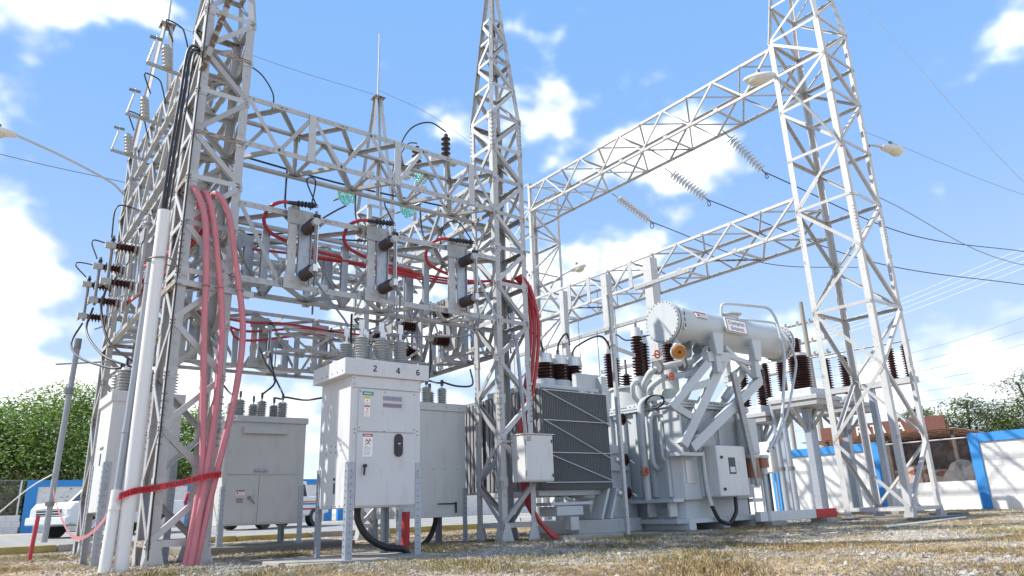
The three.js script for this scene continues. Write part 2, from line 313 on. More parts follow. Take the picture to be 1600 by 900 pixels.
// ---------------------------------------------------------------- lattice towers and beams
const g1 = () => galv[Math.floor(rnd() * galv.length)];
function legGeo(s, t, h, sx, sz) { // corner angle, corner at origin, flanges towards sx, sz
  const a = new THREE.BoxGeometry(s, h, t), b = new THREE.BoxGeometry(t, h, s - t); a.translate(sx * s / 2, h / 2, sz * t / 2); b.translate(sx * t / 2, h / 2, sz * (t + (s - t) / 2));
  return planarUV(merge([a, b]));
}
function tower(label, u0, v0, w, o) {
  const d = { h: 8.75, top: 12.45, leg: .135, br: .082, n: 11, horFrom: 4, mats: galv, rodTop: 14.75, cap: true, low: .3, ...o }, w2 = d.w2 ?? w, m1 = () => d.mats[Math.floor(rnd() * d.mats.length)];
  const t = thing('lattice_tower', label, 'tower', u0 + w / 2, 0, v0 + w2 / 2), cor = [[u0, v0], [u0 + w, v0], [u0 + w, v0 + w2], [u0, v0 + w2]], nor = [FV, BU, BV, FU], bl = [];
  const lg = [[1, -1], [-1, -1], [-1, 1], [1, 1]].map(([a, b]) => legGeo(d.leg, d.leg * .11, d.h, a, b));
  cor.forEach(([a, b], i) => {
    mesh('leg', lg[i], d.mats[0], t, P(a, 0, b));
    const du = i === 0 || i === 3 ? -1 : 1, dv = i < 2 ? -1 : 1; // base shoe
    box('base_plate', d.mats[1], t, a - .12 - (du > 0 ? .06 : 0), a + .12 + (du < 0 ? .06 : 0), -.01, .02, b - .14, b + .14);
    for (const s of [0, 1]) { const g = new THREE.Shape([[-.14, 0], [.14, 0], [.05, .32], [-.05, .32]].map(([x, y]) => new THREE.Vector2(x, y))), e = new THREE.ExtrudeGeometry(g, { depth: .012, bevelEnabled: false }); if (s) e.rotateY(Math.PI / 2); mesh('gusset_plate', planarUV(e), d.mats[1], t, P(s ? a + (du < 0 ? -.015 : .003) : a - du * .09, .02, s ? b - dv * .09 : b + (dv < 0 ? -.015 : .003))); }
  });
  const hs = d.hs ?? Array.from({ length: d.n + 1 }, (_, i) => d.low + (d.h - d.low) * i / d.n), e = .012;
  for (let f = 0; f < 4; f++) {
    const [a0, b0] = cor[f], [a1, b1] = cor[(f + 1) % 4], nr = nor[f], off = nr.clone().multiplyScalar(e);
    const at = (k, y) => { const q = k ? [a1, b1] : [a0, b0]; const i = .03; return P(q[0] + (k ? -1 : 1) * Math.sign(a1 - a0) * i, y, q[1] + (k ? -1 : 1) * Math.sign(b1 - b0) * i).add(off); };
    for (let i = 0; i <= d.n; i++) {
      const ax = Math.abs(nr.x) > .5 ? 'x' : 'z';
      for (const k of [0, 1]) bl.push([at(k, hs[i]).addScaledVector(nr, .008), ax], [at(k, hs[i] - .05).addScaledVector(nr, .008), ax]);
      if (d.gus && i) for (const k of [0, 1]) mesh('gusset_plate', ax === 'z' ? boxGeo(.15, .17, .008) : boxGeo(.008, .17, .15), d.mats[1], t, at(k, hs[i]).add(new THREE.Vector3(Math.sign(a1 - a0) * (k ? -.04 : .04), 0, -Math.sign(b1 - b0) * (k ? -.04 : .04))).addScaledVector(nr, -.006));
      if (hs[i] > d.horFrom || i === 0 || i === d.n || (d.horAt ?? []).includes(i)) member('horizontal_brace', at(0, hs[i]), at(1, hs[i]), d.br, rnd() < (d.rusty ?? .12) ? galvRust : m1(), t, nr);
      if (i < d.n) { const k = (i + f) % 2; member('diagonal_brace', at(k, hs[i] + .03), at(1 - k, hs[i + 1] - .03), d.br, m1(), t, nr); if (d.x && i % 2 === 0) member('diagonal_brace', at(1 - k, hs[i] + .03).addScaledVector(nr, -.03), at(k, hs[i + 1] - .03).addScaledVector(nr, -.03), d.br * .9, m1(), t, nr); }
    }
    for (const sp of d.splice ?? []) for (const k of [0, 1]) for (let j = 0; j < 8; j++) { const p = at(k, sp + j * .1); bl.push([p.addScaledVector(nr, .004), Math.abs(nr.x) > .5 ? 'x' : 'z']); }
  }
  if (d.top) {
    const cx = u0 + w / 2, cz = v0 + w2 / 2, ht = d.h, hh = d.top, s = d.capW ?? .09;
    const tp = cor.map(([a, b]) => [cx + Math.sign(a - cx) * s, cz + Math.sign(b - cz) * s]);
    cor.forEach(([a, b], i) => member('peak_leg', P(a, ht, b), P(tp[i][0], hh, tp[i][1]), d.leg * .7, d.mats[0], t, nor[i].clone().add(nor[(i + 3) % 4])));
    const np = d.pn ?? 4;
    for (let f = 0; f < 4; f++) {
      const g = (f + 1) % 4, L = (q, k) => P(cor[q][0] + (tp[q][0] - cor[q][0]) * k, ht + (hh - ht) * k, cor[q][1] + (tp[q][1] - cor[q][1]) * k);
      for (let i = 0; i < np; i++) { const k0 = (i / np) ** .85 * .72, k1 = ((i + 1) / np) ** .85 * .72; member('diagonal_brace', i % 2 ? L(g, k0) : L(f, k0), i % 2 ? L(f, k1) : L(g, k1), d.br * .85, m1(), t, nor[f]); member('horizontal_brace', L(f, k1), L(g, k1), d.br * .85, m1(), t, nor[f]); }
    }
    if (d.cap) { box('cap_plate', galvRust, t, cx - .17, cx + .17, hh - .01, hh + .015, cz - .17, cz + .17); if (d.rodTop) rod('lightning_rod', P(cx, hh, cz), P(cx, d.rodTop, cz), .03, galv[1], t, 8, .02); }
  }
  bolts(bl, t); return t;
}
const gussetV = boxGeo(.008, .15, .17);
function beam(label, axis, a0, a1, c0, c1, y0, y1, n, o = {}) { // box truss: a along, c across
  const d = { ch: .09, br: .066, mats: galv, ...o }, m1 = () => d.mats[Math.floor(rnd() * d.mats.length)];
  const Q = (a, y, c) => axis === 'u' ? P(a, y, c) : P(c, y, a), mid = (a0 + a1) / 2, ad = a1 > a0 ? 1 : -1;
  const t = thing('lattice_beam', label, 'beam', axis === 'u' ? mid : (c0 + c1) / 2, y0, axis === 'u' ? (c0 + c1) / 2 : mid);
  const nn = axis === 'u' ? [FV, BV] : [FU, BU], bl = [];
  [c0, c1].forEach((c, s) => {
    for (const y of [y0, y1]) member('chord', Q(a0, y, c), Q(a1, y, c), d.ch, d.mats[0], t, y === y1 ? nn[s].clone().addScaledVector(UP, .001) : nn[s]);
    for (let i = 0; i < n; i++) {
      const x0 = a0 + (a1 - a0) * i / n, x1 = a0 + (a1 - a0) * (i + 1) / n, k = (i + s * (d.alt ?? 0)) % 2;
      const off = nn[s].clone().multiplyScalar(.012);
      if (!d.skip || s === 1 || !d.skip.includes(i)) member('diagonal_brace', Q(x0, k ? y0 : y1, c).add(off), Q(x1, k ? y1 : y0, c).add(off), d.br, m1(), t, nn[s]);
      if ((d.posts ?? []).includes(i)) member('post', Q(x0, y0 - .03, c).addScaledVector(nn[s], .016), Q(x0, y1 + .03, c).addScaledVector(nn[s], .016), s === 0 ? d.postW ?? .13 : d.br, d.mats[1], t, nn[s], s === 0);
      if (i) for (const y of [y0, y1]) if ((i + (y === y1 ? 1 : 0)) % 2 === k % 2 || d.gus) { const g = boxGeo(.17, .15, .008), m = mesh('gusset_plate', axis === 'u' ? g : gussetV, d.mats[1], t, Q(x0, y + (y === y0 ? .03 : -.03), c).addScaledVector(nn[s], .007)); }
      for (const y of [y0, y1]) bl.push([Q(x0, y, c).addScaledVector(nn[s], .012), axis === 'u' ? 'z' : 'x'], [Q(x0 + .08 * ad, y, c).addScaledVector(nn[s], .012), axis === 'u' ? 'z' : 'x']);
    }
  });
  for (const y of [y0, y1]) for (let i = 0; i < n; i++) {
    const x0 = a0 + (a1 - a0) * i / n, x1 = a0 + (a1 - a0) * (i + 1) / n, k = i % 2;
    member('lacing', Q(x0, y, k ? c0 : c1), Q(x1, y, k ? c1 : c0), d.br, y === y0 && rnd() < .15 ? galvRust : m1(), t, y === y0 ? UP.clone().negate() : UP);
    if (i && (d.cross ?? true) && i % 2 === 0) member('cross_strut', Q(x0, y, c0), Q(x0, y, c1), d.br, m1(), t, y === y0 ? UP.clone().negate() : UP);
  }
  bolts(bl, t); return t;
}
const S = .8, X1 = 5.85, V1 = 5.8, yA = 4.16, yB = 5.41, yC = 6.48, yD = 7.32;
tower('tall galvanized lattice tower carrying the pink cables at the left front', 0, 0, S, { splice: [1.6, 4.0], rusty: .35, gus: 1 });
tower('galvanized lattice tower with tapered peak in the middle, carrying a white meter box', X1, 0, S, { splice: [2.2, 8.0], leg: .12, gus: 1, rusty: .2 });
tower('rear lattice tower behind the left front tower, capped with a rusty plate', 0, V1, S, { leg: .11, pn: 0, splice: [2.6] });
tower('rear lattice tower with lightning rod seen above the near beam', X1, V1, S, { leg: .11, pn: 0 });
const bo = { posts: [2, 5, 8], n: 9 };
beam('upper lattice beam between the left front tower and the middle tower', 'u', S, X1, 0, S, yC, yD, 9, { posts: [2, 5, 8], alt: 1 });
beam('middle lattice beam carrying three switch units with red cables', 'u', S, X1, 0, S, yA, yB, 7, { skip: [1, 2, 3, 4, 5], ch: .095 });
beam('upper lattice beam running back from the left front tower', 'v', S, V1, 0, S, yC, yD, 8, {});
beam('lower lattice beam of the left side carrying brown insulators', 'v', S, V1, 0, S, yA, yB, 7, { skip: [1, 3, 5] });
beam('rear lower lattice beam carrying grey switch units above the two door cabinet', 'u', S, X1, V1, V1 + S, yA - .2, yB - .15, 7, { skip: [1, 2, 3, 4, 5] });
beam('rear upper lattice beam below the tower with the lightning rod', 'u', S, X1, V1, V1 + S, yC, yD, 9, {});
beam('upper lattice beam running back from the middle tower', 'v', S, V1, X1, X1 + S, yC, yD, 8, {});
beam('lower lattice beam running back from the middle tower behind the numbered cabinet', 'v', S, V1, X1, X1 + S, yA - .45, yB - .4, 7, { skip: [1, 3, 5] });
beam('topmost lattice beam high on the left side between the two left towers', 'v', S, V1, .05, S - .05, 8.0, 8.7, 8, { ch: .075 });
{ const t = thing('rusty_plate', 'rust stained plate hung on the near beam beside the middle switch unit', 'plate', 2.7, 5.15, -.02); const m = box('sheet', galvRust, t, 2.85, 3.2, 5.22, 5.46, -.045, -.035); m.rotation.z = -.12; }
{ const t = thing('rusty_strut', 'rust streaked steel strut slanting across the top of the left front tower', 'strut', .1, 7.6, -.05); member('strut', P(.03, 7.55, -.05), P(.36, 9.2, -.05), .09, galvRust, t, FV); }
beam('slim lattice beam between the two left towers at mid height', 'v', S, V1, .03, S - .03, 5.7, 6.2, 9, { ch: .06, br: .05 });
beam('slim lattice beam crossing the bay behind the three near switch units', 'u', S, X1, 2.7, 3.1, 5.5, 5.95, 9, { ch: .06, br: .045 });
beam('low slim lattice beam crossing the bay above the numbered cabinet bushings', 'u', 2.6, X1, 2.7, 3.2, 3.75, 4.15, 6, { ch: .06, br: .045 });
// big gantry at the right
const RG = { mats: gantryPaint, leg: .165, br: .09, ch: .1 };
tower('tall white lattice tower at the right with two street lamps', 17, -2.13, 1.75, { ...RG, w2: 1.75, h: 14.9, top: 21, n: 9, hs: [.25, 2.05, 3.9, 5.7, 7.3, 8.9, 10.6, 12.3, 13.6, 14.9], horFrom: 8.5, horAt: [3], low: .25, rusty: .02, capW: .2, splice: [7.8], rodTop: 0 });
tower('distant white lattice tower at the far end of the right gantry', 17, 12.2, 1.75, { ...RG, leg: .14, br: .08, w2: 1.75, h: 14.9, top: 0, n: 9, hs: [.25, 2.05, 3.9, 5.7, 7.3, 8.9, 10.6, 12.3, 13.6, 14.9], horFrom: 8.5, rusty: 0, capW: .2, rodTop: 0 });
beam('upper white lattice beam of the right gantry high against the clouds', 'v', -.38, 12.2, 17, 18.6, 13.55, 14.7, 11, { ch: .09, br: .062, mats: gantryPaint, posts: [] });
beam('lower white lattice beam of the right gantry above the transformer tank', 'v', -.38, 12.2, 17, 18.6, 8.35, 9.35, 11, { ch: .09, br: .062, mats: gantryPaint, posts: [6, 8, 9], postW: .18 });

// ---------------------------------------------------------------- cabinets
const bushTop = (p, parent, mat = dark) => { rod('terminal', p, p.clone().add(new THREE.Vector3(0, .09, 0)), .018, alu, parent); const g = new THREE.BoxGeometry(.03, .12, .07); mesh('clamp', g, mat, parent, p.clone().add(new THREE.Vector3(0, .12, 0))); };
function perfLeg(t, u, v, h, su, sv, w = .085, y0 = 0) { // slotted angle leg with bolt rows
  mesh('leg', legGeo(w, .008, h - y0, su, -sv), galvBlue, t, P(u, y0, v));
  box('foot_plate', galvBlue, t, u + su * w / 2 - .07, u + su * w / 2 + .07, y0, y0 + .012, v + sv * w / 2 - .07, v + sv * w / 2 + .07);
  const l = []; for (let y = y0 + .12; y < h - .03; y += .085) l.push([P(u + su * w * .55, y, v - sv * .003), 'z'], [P(u - su * .003, y, v + sv * w * .55), 'x']); return l;
}
const cabMats = { peligro: canvasMat(128, 256, (x, w, h) => { x.fillStyle = '#e9e6e2'; x.fillRect(0, 0, w, h); x.fillStyle = '#b8402e'; x.fillRect(0, 0, w, 32); x.fillStyle = '#f4e9e4'; x.font = 'bold 21px sans-serif'; x.fillText('PELIGRO', 17, 24); x.strokeStyle = '#17171c'; x.lineWidth = 9; x.lineCap = 'round'; x.beginPath(); x.moveTo(48, 62); x.lineTo(76, 84); x.lineTo(62, 108); x.lineTo(38, 118); x.moveTo(76, 84); x.lineTo(104, 76); x.moveTo(66, 100); x.lineTo(92, 112); x.moveTo(60, 72); x.lineTo(34, 86); x.stroke(); x.fillStyle = '#17171c'; x.beginPath(); x.arc(90, 62, 9, 0, 7); x.fill(); x.fillStyle = '#9a8f92'; for (let i = 0; i < 8; i++) x.fillRect(14, 140 + i * 13, 60 + (i * 37) % 40, 4); }),
  warn: canvasMat(96, 256, (x, w, h) => { x.fillStyle = '#ece9e4'; x.fillRect(0, 0, w, h); x.fillStyle = '#d6b822'; x.fillRect(0, 0, w, 26); x.fillStyle = '#a05050'; x.beginPath(); x.moveTo(34, 44); x.lineTo(62, 44); x.lineTo(48, 66); x.fill(); x.fillStyle = '#c04a34'; x.fillRect(0, 112, w, 22); x.strokeStyle = '#222'; x.lineWidth = 6; x.beginPath(); x.moveTo(34, 146); x.lineTo(56, 160); x.lineTo(42, 178); x.moveTo(56, 160); x.lineTo(70, 152); x.stroke(); x.fillStyle = '#d0906a'; x.fillRect(20, 190, 54, 10); x.fillStyle = '#a79a9c'; for (let i = 0; i < 5; i++) x.fillRect(12, 76 + i * 7, 66, 3); for (let i = 0; i < 4; i++) x.fillRect(12, 210 + i * 10, 66, 3); }),
  brand: canvasMat(256, 80, (x, w, h) => { x.fillStyle = '#12806f'; x.fillRect(0, 0, w, h); x.fillStyle = '#e8f4f0'; x.font = 'bold 46px sans-serif'; x.textAlign = 'center'; x.fillText('SIEMENS', w / 2, 57); }),
  carga: canvasMat(256, 64, (x, w, h) => { x.fillStyle = '#8b8d9c'; x.fillRect(0, 0, w, h); x.fillStyle = '#5d5a66'; x.font = 'bold 34px monospace'; x.textAlign = 'center'; x.fillText('C A R G A', w / 2, 44); }),
  carga2: canvasMat(256, 64, (x, w, h) => { x.fillStyle = '#84818f'; x.fillRect(0, 0, w, h); x.fillStyle = '#7a6672'; for (let i = 0; i < 16; i++) x.fillRect(14 + i * 14.5, 22, 10, 20); }),
  abb: canvasMat(128, 72, (x, w, h) => { x.fillStyle = '#e4e2e0'; x.fillRect(0, 0, w, h); x.fillStyle = '#b23038'; x.font = 'bold 50px sans-serif'; x.textAlign = 'center'; x.fillText('ABB', w / 2, 54); }),
  small: canvasMat(128, 64, (x, w, h) => { x.fillStyle = '#e6e3df'; x.fillRect(0, 0, w, h); x.fillStyle = '#bb4430'; x.fillRect(0, 0, w, 18); x.fillStyle = '#444'; x.fillRect(14, 28, 22, 24); x.fillStyle = '#aaa'; for (let i = 0; i < 4; i++) x.fillRect(46, 26 + i * 8, 66, 3); }),
  smallB: canvasMat(128, 96, (x, w, h) => { x.fillStyle = '#9c9c9a'; x.fillRect(0, 0, w, h); x.strokeStyle = '#5a5a5a'; x.lineWidth = 5; for (let i = 0; i < 3; i++) { x.strokeRect(12 + i * 36, 12, 26, 30); } x.fillStyle = '#66645f'; for (let i = 0; i < 3; i++) x.fillRect(12, 54 + i * 12, 100, 4); }),
  em: canvasMat(64, 64, (x, w, h) => { x.fillStyle = '#5a4a78'; x.fillRect(0, 0, w, h); x.fillStyle = '#d9d4e0'; x.fillRect(7, 7, 50, 50); x.fillStyle = '#54446e'; x.font = 'bold 50px sans-serif'; x.textAlign = 'center'; x.fillText('M', w / 2, 51); }) };
{ // numbered cabinet in front
  const t = thing('recloser_cabinet', 'grey cabinet on slotted legs numbered 2 4 6, with stickers on its front', 'cabinet', 2.46, 0, -1.45);
  const a = 1.92, b = 3.0, f = -1.93, k = -.95;
  box('body', cabGrey, t, a, b, .67, 2.42, f, k, .012);
  box('lid', cabGrey, t, 1.8, 3.11, 2.4, 2.63, f - .06, k + .06, .012);
  box('front_rail', cabGrey, t, a + .002, b - .002, 2.24, 2.4, f - .022, f + .01, .006);
  const up = box('upper_panel', cabDoor, t, a + .11, b - .09, 1.655, 2.228, f - .02, f + .01, .008), dr = box('door', cabDoor, t, a + .1, b - .09, .69, 1.64, f - .022, f + .01, .008);
  plate('sticker', cabMats.brand, up, a + .245, 2.165, f - .0225, .16, .05); plate('sticker', cabMats.warn, up, a + .235, 1.985, f - .0225, .085, .27);
  plate('name_plate', cabMats.carga, up, a + .62, 2.115, f - .024, .29, .06, 'v', .006); plate('name_plate', cabMats.carga2, up, a + .62, 2.02, f - .024, .29, .055, 'v', .006);
  plate('sticker', cabMats.peligro, dr, a + .255, 1.47, f - .0245, .145, .3);
  { const s = new THREE.Shape(); s.absarc(0, .09, .06, 0, Math.PI); s.absarc(0, -.09, .06, Math.PI, 2 * Math.PI); mesh('window', new THREE.ExtrudeGeometry(s, { depth: .02, bevelSize: .004, bevelThickness: .004, bevelSegments: 1 }), dark, t, P(a + .72, 1.48, f - .02)); plate('window_glass', glassDark, t, a + .72, 1.47, f - .048, .06, .11); plate('gauge_mark', alu, t, a + .72, 1.5, f - .0505, .04, .012, 'v', .002); }
  { const h = rod('handle', P(a + .21, 1.215, f - .06), P(a + .195, 1.08, f - .065), .014, dark, t); rod('knob', P(a + .215, 1.2, f - .02), P(a + .215, 1.2, f - .07), .024, dark, h); }
  [['2', 2.24], ['4', 2.6], ['6', 2.92]].forEach(([s, u]) => text('number', s, .085, .003, dark, t, u, 2.51, f - .0605));
  const l = []; for (const u of [a, b]) for (const v of [f, k]) l.push(...perfLeg(t, u + (u === a ? -.012 : .012), v + (v === f ? -.012 : .012), v === f ? 1.25 : 1.2, u === a ? 1 : -1, v === f ? 1 : -1, .095));
  for (let i = 0; i < 4; i++) for (const y of [1.42, 1.5]) l.push([P(a - .002, y - (i % 2) * .02, f + .25 + i * .16), 'x']);
  for (const u of [a + .13, b - .12]) for (const y of [1.7, 2.19]) l.push([P(u, y, f - .023), 'z']); l.push([P(a + .5, 1.66, f - .023), 'z'], [P(a + .5, 2.2, f - .023), 'z']);
  for (let i = 0; i < 6; i++) l.push([P(1.798, 2.46, f + .02 + i * .17), 'x']); for (let i = 0; i < 7; i++) l.push([P(a - .002, .7, f + .1 + i * .13), 'x']); for (const y of [2.28, 2.36]) l.push([P(a + .03, y, f - .024), 'z'], [P(b - .03, y, f - .024), 'z']); for (const y of [1.63, 1.68]) l.push([P(a + .07, y, f - .004), 'z'], [P(b - .05, y, f - .004), 'z']);
  bolts(l, t, wireGrey, .009, .012);
  box('side_vent', dark, t, a - .006, a + .01, .86, 1.0, f + .4, f + .44); rod('lock', P(a + .01, 1.05, f + .42), P(a - .015, 1.05, f + .42), .018, dark, t);
  for (let r = 0; r < 2; r++) for (let i = 0; i < 3; i++) { const u = 2.17 + i * .315, v = r ? -1.18 : -1.68; insulator('bushing', P(u, 2.63, v), UP, .4, .062, .098, 10, porcGrey, t, .3); rod('stud', P(u, 3.02, v), P(u, 3.2, v), .02, alu, t); box('terminal_pad', alu, t, u - .04, u + .04, 3.13, 3.27, v - .006, v + .006); }
}
{ // tall cabinet at the left tower
  const t = thing('recloser_cabinet', 'tall grey cabinet with sunlit side standing behind the white plastic pipe', 'cabinet', 0.05, 0, 1.7);
  const a = -.43, b = .56, f = 1.3, k = 2.35;
  box('body', cabGrey, t, a, b, .74, 2.36, f, k, .012); box('lid', cabGrey, t, a - .03, b + .03, 2.34, 2.5, f - .03, k + .03, .012);
  box('side_window', dark, t, a - .008, a + .01, 1.42, 1.6, f + .42, f + .48, .003); box('side_latch', wireGrey, t, a - .012, a + .01, 1.66, 1.69, f + .3, f + .55); box('junction_box', boxWhite, t, a + .2, a + .36, 1.28, 1.42, f - .05, f - .001, .006); 
  const l = []; for (const u of [a, b]) for (const v of [f, k]) l.push(...perfLeg(t, u + (u === a ? -.012 : .012), v + (v === f ? -.012 : .012), 1.45, u === a ? 1 : -1, v === f ? 1 : -1, .1)); bolts(l, t, wireGrey, .009, .012);
  for (let r = 0; r < 2; r++) for (let i = 0; i < 3; i++) { const u = a + .17 + i * .33, v = r ? k - .28 : f + .28; insulator('bushing', P(u, 2.5, v), UP, .4, .07, .12, 8, porcGrey, t, .35); bushTop(P(u, 2.88, v), t); }
}
{ // two door cabinet
  const t = thing('recloser_cabinet', 'grey cabinet with two lower doors and a ventilation hood, on a concrete slab', 'cabinet', 2.5, .1, 3.7);
  const a = 1.78, b = 3.32, f = 3.1, k = 4.1;
  box('body', cabGrey2, t, a, b, .46, 2.36, f, k, .012); box('lid', cabGrey2, t, a - .03, b + .03, 2.34, 2.46, f - .04, k + .03, .01);
  box('upper_panel', cabGrey2, t, a + .06, b - .15, 1.37, 2.3, f - .014, f + .01, .005); const d1 = box('door', cabGrey2, t, a + .06, a + .66, .49, 1.35, f - .014, f + .01, .005); box('door', cabGrey2, t, a + .672, b - .15, .49, 1.35, f - .014, f + .01, .005);
  box('vent_hood', cabGrey2, t, a + .3, a + 1.14, 2.12, 2.25, f - .11, f - .012, .008); box('handle_bracket', galvBlue, t, a + .56, a + .82, 1.42, 1.46, f - .06, f - .012, .006);
  rod('handle', P(a + .5, .95, f - .05), P(a + .6, .84, f - .06), .012, wireGrey, d1); rod('knob', P(a + .5, .95, f - .01), P(a + .5, .95, f - .06), .028, wireGrey, d1);
  plate('sticker', cabMats.small, d1, a + .33, 1.04, f - .0165, .16, .09); plate('sticker', cabMats.smallB, d1, a + .33, .9, f - .0165, .13, .09); plate('sticker', cabMats.abb, t, a + .08, 2.4, f - .042, .16, .085);
  const l = []; for (const u of [a, b]) for (const v of [f, k]) l.push(...perfLeg(t, u + (u === a ? -.012 : .012), v + (v === f ? -.012 : .012), 1.15, u === a ? 1 : -1, v === f ? 1 : -1, .1, .11)); bolts(l, t, wireGrey, .009, .012);
  for (let r = 0; r < 2; r++) for (let i = 0; i < 3; i++) { const u = a + .28 + i * .42, v = r ? k - .25 : f + .25; insulator('bushing', P(u, 2.46, v), UP, .33, .07, .105, 9, porcGrey, t, .3); bushTop(P(u, 2.78, v), t); }
  const s = thing('concrete_slab', 'mossy raised concrete slab under the two door cabinet', 'slab', 2.7, 0, 3.8); box('slab', concDark, s, 1.3, 4.3, -.1, .11, 2.75, 4.8, .03);
}
{ // plain backed cabinet
  const t = thing('recloser_cabinet', 'plain grey cabinet standing behind and right of the numbered cabinet', 'cabinet', 5.0, 0, 1.9);
  const a = 4.3, b = 5.75, f = 1.02, k = 2.0;
  box('body', cabGrey2, t, a, b, .48, 2.47, f, k, .012); box('lid', cabGrey2, t, a - .03, b + .03, 2.45, 2.6, f - .03, k + .03, .01);
  rod('drain_pipe', P(5.1, .72, f - .03), P(5.5, .72, f - .03), .012, dark, t); rod('drain_valve', P(5.5, .55, f - .03), P(5.5, .75, f - .03), .018, dark, t);
  const l = []; for (const u of [a, b]) for (const v of [f, k]) l.push(...perfLeg(t, u + (u === a ? -.012 : .012), v + (v === f ? -.012 : .012), 1.0, u === a ? 1 : -1, v === f ? 1 : -1, .1)); for (let i = 0; i < 4; i++) l.push([P(4.75 + i * .26, 1.35, f - .003), 'z'], [P(4.7 + i * .3, 2.52, f - .033), 'z']); bolts(l, t, wireGrey, .011, .014);
  for (let r = 0; r < 2; r++) for (let i = 0; i < 3; i++) { const u = a + .35 + i * .36, v = r ? k - .25 : f + .25; insulator('bushing', P(u, 2.6, v), UP, .34, .07, .1, 9, porcGrey, t, .3); bushTop(P(u, 2.93, v), t); }
}
{ const s = thing('concrete_slab', 'thin worn concrete pad under the numbered cabinet', 'slab', 2.4, 0, -1.4); box('slab', concrete, s, 1.2, 3.3, -.1, .045, -2.2, -.5, .012); }
tag(box('concrete_slab', concrete, null, 6.7, 7.9, -.05, .1, -1.0, -.55, .015), 'small broken concrete block beside the red cables at the tower foot', 'slab');

// ---------------------------------------------------------------- switch units on the beams
function switchUnit(label, o, dir, ins, group, opt = {}) { // o = [u,y0,v] of the mounting face, dir 'v' (towards -v) or 'u' (towards -u)
  const [u, y, v] = o, s = opt.s ?? 1, t = thing('disconnect_switch', label, 'switch', u, y, v, group), L = opt.len ?? .38, dy = opt.dy ?? .8;
  const Q = (a, h, out) => dir === 'v' ? P(u + a, y + h, v - out) : P(u - out, y + h, v + a), D = dir === 'v' ? FV : FU;
  const bx = (n, m, a0, a1, h0, h1, o0, o1, r = .004) => dir === 'v' ? box(n, m, t, u + a0, u + a1, y + h0, y + h1, v - o0, v - o1, r) : box(n, m, t, u - o0, u - o1, y + h0, y + h1, v + a0, v + a1, r);
  bx('mounting_channel', galvBlue, -.02, .17, -.05, dy + .42, .02, .09); bx('channel_flange', galvBlue, .172, .18, -.05, dy + .42, .0, .13, 0); bx('side_channel', galv[1], -.2, -.06, -.08, dy + .5, .03, .08); bx('head_plate', galv[2], -.24, .2, dy + .2, dy + .46, .092, .1, 0);
  bx('rear_plate', galvBlue, -.95, -.45, dy - .02, dy + .22, -.9, -.88, 0); bx('rear_channel', galvBlue, -.95, -.84, -.1, dy + .0, -.92, -.82); bx('rear_channel', galvBlue, -.62, -.46, -.1, dy + .0, -.92, -.8); bx('rear_channel', galvBlue, -.45, -.33, -.05, dy + .2, -.5, -.42); bx('foot_plate', galv[1], -.24, .2, -.12, .1, .092, .1, 0);
  rod('rear_rod', Q(-.74, -.2, -.95), Q(-.74, dy + .3, -.95), .018, wireGrey, t);
  for (const h of [.12, dy + .12]) {
    const i = insulator('insulator', Q(.08, h, .1), D, L, ins === porcGrey ? .065 : .05, (ins === porcGrey ? .085 : .1) * (opt.fat ?? 1), ins === porcGrey ? 5 : 6, ins, t, .3);
    rod('end_cap', Q(.08, h, .1 + L), Q(.08, h, (dir === 'u' ? .26 : .18) + L), .062, porcGrey, t, 14); rod('base_cap', Q(.08, h, .06), Q(.08, h, dir === 'u' ? .2 : .13), .075, porcGrey, t, 14);
  }
  if (opt.mech) bx('mechanism_box', cabGrey, -.02, .2, dy - .02, dy + .26, -.12, .1, .01);
  rod('blade', Q(.08, .02, .15 + L), Q(.08, dy + .3, .15 + L), .024, wireGrey, t); rod('blade_hinge', Q(.04, .12, .15 + L), Q(.14, .12, .15 + L), .03, alu, t); rod('blade_top', Q(.04, dy + .22, .15 + L), Q(.14, dy + .22, .15 + L), .035, dark, t); rod('blade_guide', Q(.11, .1, .17 + L), Q(.11, dy + .15, .17 + L), .01, alu, t);
  rod('pull_ring', Q(.08, .12, .15 + L), Q(.08, .02, .26 + L), .012, wireGrey, t); bx('latch', alu, .04, .12, .06, .18, .16 + L, .22 + L);
  rod('brace_arm', Q(.08, -.02, .1), Q(.1, -.12, .3), .018, galv[0], t);
  insulator('post_insulator', Q(-.1, dy + .46, .06), UP, .14, .045, .07, 3, porcGrey, t, .3);
  return t;
}
const sw = [[1.78, 'first'], [3.2, 'middle'], [4.88, 'last']];
sw.forEach(([u], i) => switchUnit(['switch unit with dark insulators on the near beam, closest to the pink cables', 'switch unit with dark insulators in the middle of the near beam, beside a rusty plate', 'switch unit with dark insulators on the near beam, next to the middle tower'][i], [u, 4.2, -.02], 'v', porcDark, 'switch units on the near beam'));
[1.55, 3.1, 4.6].forEach((u, i) => switchUnit(['rear switch unit with grey insulators hidden behind the pink cables', 'rear switch unit with grey insulators above the two door cabinet', 'rear switch unit with grey insulators left of the numbered cabinet bushings'][i], [u, 4.05, V1 - .02], 'v', porcGrey, 'switch units on the rear beam', { dy: .62 }));
[2.3, 3.6, 4.9].forEach((v, i) => switchUnit(['left side switch unit with brown insulators, uppermost of three', 'left side switch unit with brown insulators, between the other two', 'left side switch unit with brown insulators, lowest and leftmost'][i], [-.08, 4.38, v], 'u', porcBrown, 'switch units on the left side beam', { dy: .65, len: .36, mech: 1 }));
[1.5, 2.9, 4.3].forEach((v, i) => switchUnit(['inner switch unit with brown insulators beside the middle tower', 'inner switch unit with brown insulators right above the numbered cabinet', 'inner switch unit with brown insulators farthest back'][i], [X1 - .05, 3.9, v], 'u', porcBrown, 'switch units on the inner right beam', { dy: .62, len: .36, fat: 1.3 }));
